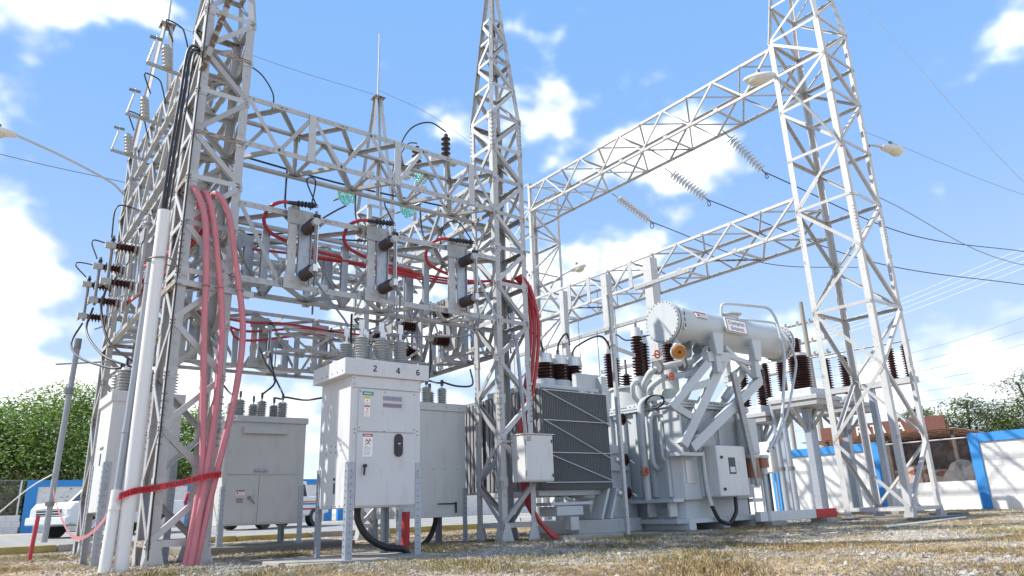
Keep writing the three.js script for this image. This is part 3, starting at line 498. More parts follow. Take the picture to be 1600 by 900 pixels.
// ---------------------------------------------------------------- cables
sw.forEach(([u], i) => { // red jumper with black stress cone over each near switch
  const n = ['closest to the pink cables', 'in the middle of the beam', 'next to the middle tower'][i], t = thing('red_jumper_cable', `red jumper cable looping over the near switch unit ${n}`, 'cable', u, 5.3, 0, 'red jumper cables');
  mesh('sheath', tubeGeo([P(u - .24, 5.52, -.18), P(u - .36, 5.53, -.1), P(u - .48, 5.47, .1), P(u - .5, 5.28, .25), P(u - .3, 5.12, .35), P(u + .3, 5.02, .42), P(u + 1.0, 4.98, .45)], .031, 50), redCable, t);
  const a = P(u - .25, 5.52, -.17), b = P(u + .1, 5.42, -.5); rod('termination', a, b, .032, rubber, t, 10); for (let k = 1; k < 6; k++) { const c = a.clone().lerp(b, .2 + k / 8), d = a.clone().lerp(b, .2 + k / 8 + .04); rod('rain_shed', c, d, .052, rubber, t, 10); } rod('lug', b, P(u + .09, 5.38, -.54), .018, alu, t);
});
for (let i = 0; i < 3; i++) cable('red_bus_cable', ['red bus cable along the near beam, uppermost', 'red bus cable along the near beam, second from the top', 'red bus cable along the near beam, running low past the middle switch'][i], 'cable',
  [[1.2 + i * .9, 4.85 + i * .04, .5], [2.4 + i * .5, 4.9, .4 + i * .05], [3.8, 4.95 - i * .04, .46], [5.2, 5.0 - i * .05, .5], [6.2, 5.1, .45 - i * .08], [6.62, 4.95, .2 - i * .05], [6.8, 4.5, .05 - i * .05]], .023, redCable, 'red bus cables');
[0, 1, 2].forEach((i) => cable('red_feeder_cable', ['red feeder cable dropping behind the white meter box, outermost', 'red feeder cable dropping behind the white meter box, between two others', 'red feeder cable dropping behind the white meter box, closest to the tower'][i], 'cable',
  [[6.5 + i * .02, 5.2, .05 + i * .1], [6.72, 4.9, -.02 + i * .08], [6.86 - i * .05, 4.2, -.05 + i * .06], [6.78 - i * .06, 3.3, -.03 + i * .06], [6.66 - i * .07, 2.4, .1 + i * .05], [6.55 - i * .04, 1.4, .15 + i * .04], [6.6, .6, .05 + i * .06], [6.85 + i * .05, .12, -.12 + i * .02], [7.1 + i * .05, -.05, -.25]], .038, redCable, 'red feeder cables at the middle tower', 80));
for (let i = 0; i < 3; i++) cable('red_rear_cable', ['red cable along the rear switch row, highest', 'red cable along the rear switch row, sagging in the middle', 'red cable along the rear switch row, lowest and longest'][i], 'cable', [[.6, 5.2 - i * .12, 5.3], [1.6 + i * .3, 5.05 - i * .1, 5.55], [2.7, 4.95 - i * .22, 5.6], [3.6 + i * .4, 5.0 - i * .08, 5.5], [5.0, 4.9 - i * .1, 5.3], [5.8, 4.75, 4.6]], .03, redCable, 'red cables of the rear switch row');
const pinkP = [[[.12, 5.1, .5], [.1, 5.42, .2], [.1, 5.44, -.06], [.26, 5.0, -.14], [.36, 4.2, -.14], [.41, 3.3, -.13], [.5, 2.1, -.15], [.55, 1.3, -.17], [.5, .5, -.2], [.44, -.05, -.22]],
  [[.3, 4.9, .55], [.26, 5.36, .25], [.25, 5.43, -.04], [.36, 5.1, -.14], [.5, 4.4, -.14], [.64, 3.5, -.14], [.68, 2.6, -.14], [.64, 1.7, -.18], [.57, .8, -.24], [.49, -.05, -.28]],
  [[.5, 5.0, .5], [.42, 5.4, .25], [.42, 5.44, -.06], [.6, 5.1, -.15], [.8, 4.2, -.15], [.96, 3.3, -.15], [.93, 2.4, -.16], [.8, 1.55, -.2], [.66, .7, -.22], [.56, -.05, -.24]]];
pinkP.forEach((p, i) => cable('pink_cable', ['faded pink cable hanging down the left front tower, leftmost of three', 'faded pink cable hanging down the left front tower, between two others', 'faded pink cable hanging down the left front tower, bulging farthest right'][i], 'cable', p, .047, pinkCable, 'pink cables on the left front tower', 90));
for (let i = 0; i < 3; i++) cable('red_cable_loop', ['red cable looping inside the left front tower, upper', 'red cable looping inside the left front tower, middle', 'red cable looping inside the left front tower, lower'][i], 'cable', [[.15 + i * .15, 5.1, .5], [.1 + i * .1, 4.8, .7], [-.05 + i * .05, 4.6 - i * .1, 1.2], [-.1, 4.75 - i * .12, 2.0 + i]], .036, redCable, 'red loops inside the left tower');
{ // tie straps holding the pink cables
  const t = thing('cable_bracket', 'slotted steel arm with wire ties holding the three pink cables', 'bracket', .4, 3.9, -.08); member('arm', P(-.02, 3.95, -.03), P(1.12, 3.9, -.03), .09, galv[1], t, FV); member('side_arm', P(-.03, 3.95, -.05), P(-.03, 3.97, .85), .09, galvRust, t, FU);
  [.375, .57, .87].forEach((u) => { const r = mesh('tie', new THREE.TorusGeometry(.056, .007, 6, 18), wireGrey, t, P(u, 3.9, -.14)); r.rotation.x = Math.PI / 2; });
}
tag(rod('white_pvc_pipe', P(-.37, -.05, -.5), P(-.34, 4.85, -.38), .085, pvcWhite, null, 22), 'tall thick white plastic pipe at the left front tower', 'pipe');
{ const t = thing('white_pvc_pipe', 'short white plastic sleeve at the foot of the grey conduit', 'pipe', -.52, 0, -.5); rod('sleeve', P(-.55, -.05, -.5), P(-.5, .98, -.42), .07, pvcWhite, t, 20); rod('collar', P(-.512, .74, -.45), P(-.508, .8, -.446), .074, pvcWhite, t, 20); }
{ const t = thing('grey_conduit', 'grey plastic conduit beside the tall white pipe', 'conduit', -.45, 1, -.42); rod('tube', P(-.5, .95, -.42), P(-.4, 4.05, -.2), .047, pvcGrey, t, 16); rod('coupling', P(-.478, 1.7, -.37), P(-.474, 1.76, -.365), .052, pvcGrey, t, 16); rod('coupling', P(-.41, 3.78, -.22), P(-.4, 4.1, -.2), .054, pvcGrey, t, 16); }
cable('pipe_strap_wire', 'wire strap tying the white pipe to the left front tower', 'wire', [[0, 4.15, -.02], [-.2, 4.13, -.44], [-.36, 4.11, -.5], [-.47, 4.1, -.4], [-.4, 4.1, -.3], [0, 4.16, -.01]], .011, wireGrey);
[0, 1, 2].forEach((i) => cable('black_riser_cable', ['black cable rising from the white pipe mouth, outer arch', 'black cable rising from the white pipe mouth, middle arch', 'black cable rising from the white pipe mouth, inner thinner arch'][i], 'cable', [[-.38 + i * .045, 4.6, -.4 + i * .02], [-.36 + i * .055, 5.6, -.36], [-.3 + i * .055, 6.8 - i * .02, -.28], [-.23 + i * .05, 7.75 - i * .04, -.1], [-.05 + i * .02, 8.02 - i * .06, .12], [.12 + i * .03, 7.9, .35], [.25, 7.45, .5 + i * .05]], i < 2 ? .024 : .013, rubber, 'black riser cables'));
// jumpers between switches and bushings
const jump = [[[1.86, 4.3, -.55], [1.9, 4.0, -.7], [2.05, 3.6, -1.0], [2.2, 3.35, -1.1], [2.17, 3.24, -1.18]], [[3.28, 4.3, -.55], [3.3, 3.95, -.75], [3.0, 3.5, -1.05], [2.6, 3.3, -1.15], [2.5, 3.25, -1.18]], [[4.96, 4.3, -.55], [5.0, 3.9, -.6], [4.6, 3.5, -.9], [3.6, 3.3, -1.15], [2.82, 3.22, -1.18]],
  [[3.2, 4.2, 5.2], [3.2, 3.6, 4.8], [3.15, 3.0, 4.0], [2.9, 2.95, 3.85]], [[1.7, 4.2, 5.2], [1.9, 3.6, 4.8], [2.0, 3.1, 4.1], [2.06, 2.95, 3.85]], [[2.48, 2.92, 3.35], [2.7, 3.2, 3.3], [2.75, 3.8, 4.2], [2.9, 4.3, 5.1]], [[2.9, 2.9, 3.35], [3.3, 2.8, 2.8], [3.6, 3.0, 1.9], [3.2, 4.1, .9]],
  [[5.3, 4.0, 1.6], [5.25, 3.5, 1.5], [5.1, 3.1, 1.35], [5.02, 3.06, 1.28]], [[5.3, 4.0, 2.9], [5.3, 3.4, 2.3], [5.35, 3.1, 1.5], [5.38, 3.06, 1.28]], [[5.38, 3.08, 1.3], [5.7, 3.0, 1.2], [6.2, 3.1, 1.4], [6.7, 3.6, 2.2]],
  [[-.6, 4.35, 2.38], [-.62, 4.0, 2.4], [-.5, 3.4, 2.0], [-.2, 3.05, 1.65], [-.1, 3.0, 1.6]], [[-.6, 4.35, 3.68], [-.66, 3.9, 3.6], [-.5, 3.3, 2.6], [-.2, 3.05, 2.1], [.1, 3.0, 2.07]], [[-.6, 4.35, 4.98], [-.75, 3.9, 4.8], [-.7, 3.4, 3.6], [-.4, 3.02, 2.3], [-.26, 3.0, 2.07]]];
const jl = ['leaving the first near switch', 'leaving the middle near switch', 'sweeping from the near switch at the middle tower', 'dropping to the two door cabinet, right', 'dropping to the two door cabinet, left', 'rising from the two door cabinet to the rear switch', 'reaching from the two door cabinet towards the numbered cabinet', 'hanging over the plain cabinet, left', 'hanging over the plain cabinet, right', 'swinging from the plain cabinet to the middle tower', 'curving down from the uppermost left switch', 'curving down from the centre left switch', 'curving down from the lowest left switch'];
jump.forEach((p, i) => cable('jumper_cable', `grey black jumper cable ${jl[i]}`, 'cable', p, i < 3 ? .017 : .02, i < 3 ? wireGrey : wireDark, 'jumper cables to the cabinets'));
const thin = [[[[.5, 5.0, 6], [2.2, 5.95, 3.0], [4.1, 6.05, 1.9]], 'black line wire slanting below the upper near beam, left'], [[[.3, 6.1, 3.6], [2.3, 6.0, 2.4], [3.5, 6.75, 2.0]], 'black line wire leading to the left glass disc'], [[[.6, 6.7, .9], [3.0, 6.75, 1.1], [5.6, 6.9, 1.2]], 'black cable lying inside the upper near beam'], [[[2.0, 7.0, 1.4], [2.0, 6.0, 1.3], [1.92, 5.5, .2]], 'black drop lead above the first near switch'], [[[3.4, 6.9, 1.4], [3.4, 6.0, 1.2], [3.3, 5.5, .1]], 'black drop lead above the middle near switch'], [[[4.9, 6.9, 1.4], [4.95, 6.0, 1.2], [5.0, 5.5, .0]], 'black drop lead above the last near switch'],
  [[[1.88, 5.4, -.5], [1.7, 5.85, -.45], [1.95, 6.0, -.2], [2.0, 5.6, .1]], 'thin black loop over the first near switch'], [[[3.3, 5.4, -.5], [3.15, 5.8, -.4], [3.4, 6.0, -.1]], 'thin black loop over the middle near switch'], [[[4.98, 5.4, -.5], [4.7, 5.8, -.4], [4.5, 5.75, -.2], [4.6, 5.35, .1]], 'thin black loop over the last near switch'],
  [[[-.62, 5.3, 2.4], [-.6, 5.9, 2.5], [-.35, 6.0, 2.6], [-.02, 5.75, 2.2]], 'thin black loop at the uppermost left switch'], [[[-.65, 5.3, 3.7], [-.75, 5.7, 3.9], [-.5, 5.7, 3.9], [0, 5.55, 3.6]], 'thin black loop at the centre left switch'], [[[-.65, 5.3, 5.0], [-.85, 5.55, 5.1], [-.7, 5.65, 5.2], [0, 5.5, 5.0]], 'thin black loop at the lowest left switch'],
  [[[.8, 8.0, .1], [1.05, 7.9, .15], [1.28, 7.65, .25], [1.3, 7.35, .4]], 'thin black lead drooping right of the left front tower'], [[[.02, 9.6, -.02], [.0, 6, -.02], [0, 2, -.02], [.02, .1, -.02]], 'thin black ground wire running down the left front tower leg']];
thin.forEach(([p, l], i) => cable('lead_wire', l, 'wire', p, i < 6 ? .019 : .013, wireDark, 'thin lead wires'));
// glass and pin insulators, arresters around the towers
function discString(label, p, d, n, r, mat, sp, group) {
  const t = thing('insulator_string', label, 'insulator', p.x, p.y, -p.z, group), dd = d.clone().normalize();
  const prof = [[.001, 0], [r * .35, 0], [r * .45, sp * .2], [r * .95, sp * .42], [r, sp * .68], [r * .6, sp * .72], [r * .2, sp * .75], [.001, sp * .75]].map(([x, y]) => new THREE.Vector2(x, y)), g = new THREE.LatheGeometry(prof, 16);
  for (let i = 0; i < n; i++) { const m = new THREE.Mesh(g, mat); m.name = 'disc'; m.castShadow = m.receiveShadow = true; m.quaternion.setFromUnitVectors(UP, dd); m.position.copy(p).addScaledVector(dd, sp * (i + .6)); t.attach(m); }
  rod('link', p.clone().addScaledVector(dd, -(n > 5 ? .28 : .1)), p.clone().addScaledVector(dd, sp * .6), .02, galvRust, t); rod('clamp', p.clone().addScaledVector(dd, sp * (n + .4)), p.clone().addScaledVector(dd, sp * (n + .4) + .25), .03, wireGrey, t);
  return t;
}
discString('green glass disc insulators under the upper near beam, left pair', P(3.3, 6.85, 2.0), new THREE.Vector3(.5, .12, 1), 2, .2, glassGreen, .15, 'green glass insulators'); discString('green glass disc insulators under the upper near beam, right pair', P(4.75, 6.9, 2.0), new THREE.Vector3(.5, .15, 1), 2, .2, glassGreen, .13, 'green glass insulators');
discString('green glass disc insulators behind the upper near beam close to the middle tower', P(5.3, 8.1, 2.4), new THREE.Vector3(1, .1, 0), 2, .18, glassGreen, .13, 'green glass insulators');
[[[5.75, 8.5, 3.0], 'dark post insulator standing behind the upper beam, lower one'], [[6.6, 9.1, 3.0], 'dark post insulator with long arched lead, beside the middle tower']].forEach(([[u, y, v], l]) => { const t = thing('post_insulator', l, 'insulator', u, y, v, 'dark post insulators'); insulator('sheds', P(u, y, v), UP, .75, .06, .12, 5, porcDark, t, .35); rod('cap', P(u, y + .75, v), P(u, y + .82, v), .03, alu, t); box('bracket', galv[0], t, u - .3, u + .3, y - .06, y, v - .08, v + .08, .01); rod('stand', P(u, y - .06, v), P(u, 7.32, v + .1), .05, galv[0], t); box('fuse_block', cabGrey, t, u - .5, u - .2, y - .2, y - .02, v - .1, v + .1, .02); });
cable('arched_lead', 'long black lead arching to the post insulator beside the middle tower', 'wire', [[4.9, 7.4, 2.6], [5.0, 8.4, 2.8], [5.5, 9.6, 3.0], [6.1, 10.05, 3.0], [6.6, 9.95, 3.0]], .02, wireDark); cable('arched_lead', 'short black lead arching to the lower post insulator', 'wire', [[4.9, 7.6, 2.6], [5.2, 8.7, 2.9], [5.5, 9.25, 3.0], [5.75, 9.35, 3.0]], .016, wireDark);
[[1.2, 8.35], [2.9, 8.2], [4.4, 8.1]].forEach(([v, y], i) => { const l = ['upper', 'middle', 'lower'][i], t = thing('fused_cutout', `grey fused cutout on the left side of the left towers, ${l} of three`, 'cutout', -.3, y, v, 'fused cutouts'); member('arm', P(.02, y - .25, v), P(-.62, y - .2, v), .05, galv[2], t, FV); insulator('insulator', P(-.28, y - .22, v), new THREE.Vector3(-.15, 1, 0), .45, .06, .085, 6, porcGrey, t, .4); rod('fuse_tube', P(-.6, y - .2, v), P(-.5, y + .35, v), .02, alu, t); box('top_clip', wireGrey, t, -.62, -.42, y + .3, y + .33, v - .03, v + .03); pipe('lead', [[-.25, y + .35, v], [-.4, y + .75, v], [-.1, y + .75, v + .1], [.05, y + .3, v + .1]], .014, wireDark, t); });

// ---------------------------------------------------------------- meter box, tape, posts by the tower
{
  const t = thing('meter_box', 'white meter box with letter M hung on the middle tower', 'box', 6.45, 1.05, -.2), a = 6.09, b = 6.76, f = -.42, k = -.02;
  box('body', boxWhite, t, a, b, 1.05, 1.9, f, k, .008); box('lid', boxWhite, t, a - .02, b + .03, 1.9, 1.915, f - .04, k); const d = box('door', boxWhite, t, a + .015, b - .01, 1.075, 1.885, f - .018, f - .001, .006);
  plate('sticker', cabMats.em, d, a + .09, 1.82, f - .0205, .09, .09); for (const y of [1.16, 1.78]) box('latch', dark, d, b - .05, b - .025, y - .03, y + .03, f - .032, f - .019, .004); for (const y of [1.2, 1.75]) rod('hinge', P(a + .012, y - .05, f - .012), P(a + .012, y + .05, f - .012), .009, wireGrey, t);
  rod('conduit', P(6.3, 1.9, -.2), P(6.22, 3.75, -.12), .035, pvcGrey, t, 14); rod('conduit_cap', P(6.22, 3.75, -.12), P(6.215, 3.85, -.12), .06, pvcGrey, t, 14);
  member('bracket', P(5.85, 1.8, -.015), P(6.8, 1.8, -.015), .05, galv[0], t, BV);
}
{ // barrier tape: a printed ribbon from the left pole round the pipe to the pink cables
  const mat = canvasMat(1024, 64, (x, w, h) => { x.fillStyle = '#c81e2e'; x.fillRect(0, 0, w, h); x.fillStyle = '#14060a'; x.font = 'bold 50px sans-serif'; for (let i = 0; i < 2; i++) x.fillText('PELIGRO NO ENTRE', 12 + i * 512, 51, 480); }, { side: THREE.DoubleSide, roughness: .45 });
  const pale = new THREE.MeshPhysicalMaterial({ roughness: .35, side: THREE.DoubleSide, transmission: .35, thickness: 0 }); pale.color.setRGB(.62, .22, .25);
  function ribbon(pts, w, n, tw) {
    const c = new THREE.CatmullRomCurve3(pts.map((p) => P(...p))), pos = [], uv = [], idx = [], L = c.getLength();
    for (let i = 0; i <= n; i++) { const k = i / n, p = c.getPointAt(k), a = tw(k); pos.push(p.x, p.y + w / 2 * Math.cos(a), p.z + w / 2 * Math.sin(a), p.x, p.y - w / 2 * Math.cos(a), p.z - w / 2 * Math.sin(a)); uv.push(k * L / 1.5, 1, k * L / 1.5, 0); if (i < n) idx.push(2 * i, 2 * i + 1, 2 * i + 2, 2 * i + 1, 2 * i + 3, 2 * i + 2); }
    const g = new THREE.BufferGeometry(); g.setAttribute('position', new THREE.Float32BufferAttribute(pos, 3)); g.setAttribute('uv', new THREE.Float32BufferAttribute(uv, 2)); g.setIndex(idx); g.computeVertexNormals(); return g;
  }
  mat.map.wrapS = THREE.RepeatWrapping;
  tag(mesh('barrier_tape', ribbon([[-.5, .9, -.56], [-.38, .95, -.62], [-.1, 1.0, -.32], [.3, 1.08, -.28], [.55, 1.15, -.33], [.76, 1.18, -.3], [.82, 1.18, -.18]], .085, 60, (k) => .15 * Math.sin(k * 9)), mat), 'red danger tape with lettering stretched from the white pipe to the pink cables', 'tape');
  tag(mesh('barrier_tape', ribbon([[-.8, 1.15, 3.6], [-.78, .98, 3.3], [-.72, .6, 2.3], [-.7, .42, 1.3], [-.66, .42, .6], [-.6, .55, 0], [-.53, .78, -.4], [-.49, .9, -.55]], .06, 80, (k) => .6 * Math.sin(k * 11)), pale), 'sagging pale twisted barrier tape left of the white pipe', 'tape');
}
{ const t = thing('support_pole', 'slim grey steel pole leaning at the far left of the left towers', 'pole', -.9, 0, 4.5); rod('pole', P(-.72, .3, 4.6), P(-.66, 3.75, 4.6), .05, pvcGrey, t, 14); rod('clamp', P(-.69, 2.9, 4.6), P(-.69, 3.0, 4.6), .085, wireGrey, t, 10); rod('clamp', P(-.72, .9, 4.6), P(-.72, .98, 4.6), .08, wireGrey, t, 10); rod('cross_pipe', P(-.95, 3.45, 4.7), P(.1, 3.75, 5.5), .018, galv[0], t); rod('insulator_top', P(-.66, 3.75, 4.6), P(-.66, 3.95, 4.6), .06, wireGrey, t, 10); }
tag(rod('marker_post', P(-.86, 0, 5), P(-.83, .75, 5), .035, M(.45, .04, .06), null, 10), 'slim red marker post beside the grey leaning pole', 'post');
tag(rod('marker_post', P(4.2, -.02, .6), P(4.2, .6, .6), .07, M(.38, .02, .03), null, 14), 'thick red pipe stub standing behind the numbered cabinet', 'post');
cable('white_rope', 'thin white rope slanting to the ground at the far left', 'rope', [[-.75, 1.45, 4.5], [-1.0, 1.25, 5.5], [-1.6, .6, 7.5], [-2.6, .12, 9.2]], .012, wireWhite);
cable('black_hose', 'thick black conduit curving from under the numbered cabinet to the ground', 'conduit', [[2.35, .7, -1.35], [2.36, .5, -1.36], [2.5, .28, -1.4], [2.75, .14, -1.45], [3.0, .1, -1.5], [3.1, -.03, -1.5]], .048, rubber); cable('black_hose', 'black conduit curving down beneath the plain grey cabinet', 'conduit', [[5.3, .5, 1.4], [5.28, .35, 1.4], [5.1, .12, 1.3], [4.85, -.02, 1.2]], .05, rubber);

// ---------------------------------------------------------------- transformer
{
  const t = thing('power_transformer', 'large light grey power transformer with cooling fins and a conservator drum on top', 'transformer', 10.6, 0, .9);
  const poly = (pts, h, y0) => { const s = new THREE.Shape(pts.map(([u, v]) => new THREE.Vector2(u, v))); const g = new THREE.ExtrudeGeometry(s, { depth: h, bevelEnabled: false }); g.rotateX(-Math.PI / 2); g.translate(0, y0, 0); return planarUV(g.toNonIndexed ? g : g); };
  const foot = [[10.75, .12], [10.9, -.08], [13.45, -.08], [13.6, .1], [13.6, 2.8], [13.4, 3], [10.95, 3], [10.75, 2.8]];
  const grow = (k) => { const cx = 12.17, cz = 1.46; return foot.map(([u, v]) => [cx + (u - cx) * (1 + k / 1.42), cz + (v - cz) * (1 + k / 1.54)]); };
  const tank = mesh('tank', poly(foot, 2.06, .65), tankPaint, t); mesh('tank_skirt', poly(grow(-.12), .4, .25), tankPaint, t); mesh('base_skid', poly(grow(.12), .1, .15), tankPaint, t); mesh('tank_flange', poly(grow(.1), .05, 2.71), tankPaint, t); mesh('cover_flange', poly(grow(.1), .05, 2.775), tankPaint, t); mesh('cover', poly(grow(-.05), .1, 2.82), tankPaint, t);
  { const l = [], q = grow(.06); for (let i = 0; i < q.length; i++) { const [a, b] = q[i], [c, d] = q[(i + 1) % q.length], n = Math.max(2, Math.round(Math.hypot(c - a, d - b) / .14)); for (let k = 0; k < n; k++) l.push([P(a + (c - a) * k / n, 2.77, b + (d - b) * k / n), 'y']); } bolts(l, t, wireGrey, .022, .17); }
  for (const u of [10.9, 12.1, 13.2]) box('skid_beam', tankPaint, t, u - .12, u + .12, 0, .15, -.2, 3.1, .01);
  for (const v of [.2, .62, 1.04, 1.46, 1.9]) box('stiffener', tankPaint, t, 10.66, 10.8, .72, 2.66, v - .045, v + .045, .01); box('tank_shelf', tankPaint, t, 10.45, 10.8, .6, .68, -.1, 1.2, .01); for (const v of [.1, .7, 1.3]) { const m = box('shelf_gusset', tankPaint, t, 10.5, 10.75, .3, .6, v - .03, v + .03, .005); }
  box('cable_compartment', tankPaint, t, 9.3, 10.7, .3, 1.95, 1.35, 2.3, .02); box('compartment_base', tankPaint, t, 8.7, 10.7, 0, .3, 1.1, 2.5, .02); for (const y of [.9, 1.35, 1.75]) box('compartment_rib', tankPaint, t, 9.3, 10.6, y, y + .1, 1.27, 1.36, .005);
  for (const u of [11.5, 12.3, 13.1]) box('stiffener', tankPaint, t, u - .05, u + .05, .7, 2.65, -.16, -.06, .01);
  // radiator bank: plates stacked along u
  const rad = box('radiator_frame', tankPaint, t, 6.93, 8.75, 2.9, 3.02, .25, 1.9, .02); box('radiator_frame', tankPaint, t, 6.93, 8.75, .8, .92, .25, 1.9, .02);
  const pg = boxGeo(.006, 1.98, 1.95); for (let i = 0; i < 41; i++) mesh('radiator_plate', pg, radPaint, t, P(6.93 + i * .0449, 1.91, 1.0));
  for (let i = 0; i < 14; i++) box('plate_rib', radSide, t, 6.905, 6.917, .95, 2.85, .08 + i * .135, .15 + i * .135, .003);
  for (const y of [1.05, 1.62, 2.25, 2.85]) rod('tie_bar', P(6.92, y, 0), P(8.76, y, 0), .011, tankPaint, t, 6); rod('tie_bar', P(6.92, 2.85, -.012), P(8.76, 2.2, -.012), .01, tankPaint, t, 6); rod('tie_bar', P(6.92, 2.25, -.012), P(8.76, 1.5, -.012), .01, tankPaint, t, 6); rod('tie_bar', P(6.92, 1.62, -.012), P(8.76, 1.06, -.012), .01, tankPaint, t, 6);
  box('radiator_beam', tankPaint, t, 8.2, 8.95, 2.95, 3.35, .35, .5, .02); box('radiator_beam', tankPaint, t, 8.8, 8.98, 2.2, 3.3, .2, .48, .02); pipe('header_pipe', [[8.4, 2.98, 1], [8.9, 2.98, 1], [9.2, 2.6, 1]], .09, tankPaint, t); pipe('header_pipe', [[8.4, .86, 1], [8.9, .8, 1], [9.2, .8, 1]], .09, tankPaint, t);
  box('fan_shelf', tankPaint, t, 7.1, 8.2, .62, .68, .1, 1.3, .01); box('fan_guard', tankPaint, t, 7.2, 7.9, .42, .6, .05, .6, .02); box('terminal_box', cabGrey2, t, 7.5, 7.72, .15, .4, 0, .2, .01);
  for (let s = 0; s < 2; s++) { const m = box('brace', tankPaint, t, 8.5 + s * .25, 8.56 + s * .25, .3, .95, .05, .4, .005); m.rotation.z = -.4; }
  // a second radiator bank behind
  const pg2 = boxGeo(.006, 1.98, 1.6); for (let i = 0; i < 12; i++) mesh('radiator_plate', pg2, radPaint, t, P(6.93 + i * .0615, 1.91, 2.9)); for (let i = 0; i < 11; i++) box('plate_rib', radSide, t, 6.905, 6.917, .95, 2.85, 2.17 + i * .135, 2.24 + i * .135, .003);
  // lv bushings with domed caps
  for (let i = 0; i < 3; i++) { const u = 8.35 + i * .46, y = 3.2, v = 1.6; const b = insulator('bushing', P(u, y + .18, v), UP, .42, .14, .22, 5, porcBrown, t, .3); rod('bushing_base', P(u, y - .4, v), P(u, y + .2, v), .26, tankPaint, t, 18); rod('bushing_cap', P(u, y + .58, v), P(u, y + .8, v), .23, alu, t, 18, .2); rod('cap_stud', P(u, y + .8, v), P(u, y + .94, v), .04, wireGrey, t); }
  box('bushing_turret', tankPaint, t, 8.05, 9.7, 2.75, 3.0, 1.2, 2.1, .03); for (const u of [8.95, 9.6]) box('turret_column', tankPaint, t, u - .08, u + .08, .3, 2.75, 1.9, 2.05, .01);
  // hv bushings
  for (const [u, v, y, h] of [[11.35, 2.4, 3.45, .95], [11.8, 2.65, 3.42, .95], [10.95, 1.02, 3.5, 1.05], [11.5, 1.32, 3.48, 1.0], [11.45, .45, 3.7, .9]]) { rod('bushing_base', P(u, 2.9, v), P(u, y + .08, v), .17, tankPaint, t, 16); insulator('bushing', P(u, y + .05, v), UP, h, .09, .16, 13, porcBrown, t, .3); rod('bushing_cap', P(u, y + h + .05, v), P(u, y + h + .28, v), .14, boxWhite, t, 16, .11); rod('cap_stud', P(u, y + h + .28, v), P(u, y + h + .42, v), .03, wireGrey, t); }
  insulator('bushing', P(11.15, 3.42, 1.65), UP, .36, .07, .16, 5, porcDark, t, .3); rod('neutral_stud', P(11.15, 3.75, 1.65), P(11.15, 4.15, 1.65), .03, wireGrey, t);
  { const g = new THREE.CylinderGeometry(.52, .56, .5, 28); mesh('tap_changer_turret', g, tankPaint, t, P(11.3, 3.12, 1.65)); mesh('turret_flange', new THREE.CylinderGeometry(.58, .58, .05, 28), tankPaint, t, P(11.3, 3.39, 1.65)); mesh('turret', new THREE.CylinderGeometry(.22, .24, .35, 20), M(.5, .56, .5, { roughness: .5 }), t, P(11.25, 3.02, .35)); }
  for (const y of [.82, 1.5, 2.35]) { const p = P(8.98, y, .02); insulator('side_insulator', p, new THREE.Vector3(1, 0, .35), .22, .07, .13, 3, porcBrown, t, .3); rod('side_stud', P(8.9, y, .05), p, .06, alu, t, 12); rod('insulator_arm', P(9.2, y, -.05), P(9.5, y - .06, .1), .02, tankPaint, t); }
  // conservator drum, lying along u
  const cv = -.2, cy = 4.66, cu0 = 10.55, cu1 = 15.3, R = .43;
  const drum = mesh('conservator', (() => { const g = new THREE.CylinderGeometry(R, R, cu1 - cu0 - .1, 40); g.rotateZ(Math.PI / 2); return g; })(), tankPaint, t, P((cu0 + cu1) / 2, cy, cv));
  for (const [u, w] of [[cu0 + .12, .05], [cu0 + .02, .05], [cu1 - .12, .05], [cu1 - .02, .05]]) { const g = new THREE.CylinderGeometry(R + .07, R + .07, w, 40); g.rotateZ(Math.PI / 2); mesh('drum_flange', g, tankPaint, drum, P(u, cy, cv)); }
  { const l = []; for (const u of [cu0 + .07, cu1 - .07]) for (let i = 0; i < 30; i++) { const a = i / 30 * Math.PI * 2; l.push([P(u, cy + Math.cos(a) * (R + .04), cv + Math.sin(a) * (R + .04)), 'x']); } bolts(l, drum, wireGrey, .018, .2); }
  { const g = new THREE.CylinderGeometry(R + .06, R + .06, .02, 40); g.rotateZ(Math.PI / 2); mesh('end_cover', g, tankPaint, drum, P(cu0 - .02, cy, cv)); box('level_gauge', tankPaint, drum, cu0 + .16, cu0 + .26, cy - .25, cy + .25, cv - R - .06, cv - R + .06, .01); for (let i = 0; i < 3; i++) box('gauge_slot', dark, drum, cu0 + .19, cu0 + .225, cy - .2 + i * .14, cy - .11 + i * .14, cv - R - .066, cv - R - .05); }
  const nameM = canvasMat(256, 112, (x, w, h) => { x.fillStyle = '#efecec'; x.fillRect(0, 0, w, h); x.strokeStyle = '#8a6a6e'; x.lineWidth = 8; x.strokeRect(4, 4, w - 8, h - 8); x.fillStyle = '#2a2230'; x.font = 'bold 42px sans-serif'; x.textAlign = 'center'; x.fillText('Crompton', w / 2, 50); x.fillText('Greaves', w / 2, 94); });
  { const s = box('sign_board', boxWhite, t, 12.27, 13.13, cy - .14, cy + .24, cv - R - .1, cv - R - .06, .006); s.rotation.x = -.12; const pl = plate('sign_face', nameM, s, 12.7, cy + .05, cv - R - .1025, .83, .355); pl.rotation.x = 0; pl.position.set(0, 0, .0225); }
  { const s = plate('notice_plate', cabMats.small, t, 11.5, cy + .2, cv - R + .03, .42, .17, 'v', .02); s.rotation.x = -.5; s.position.z += .0; }
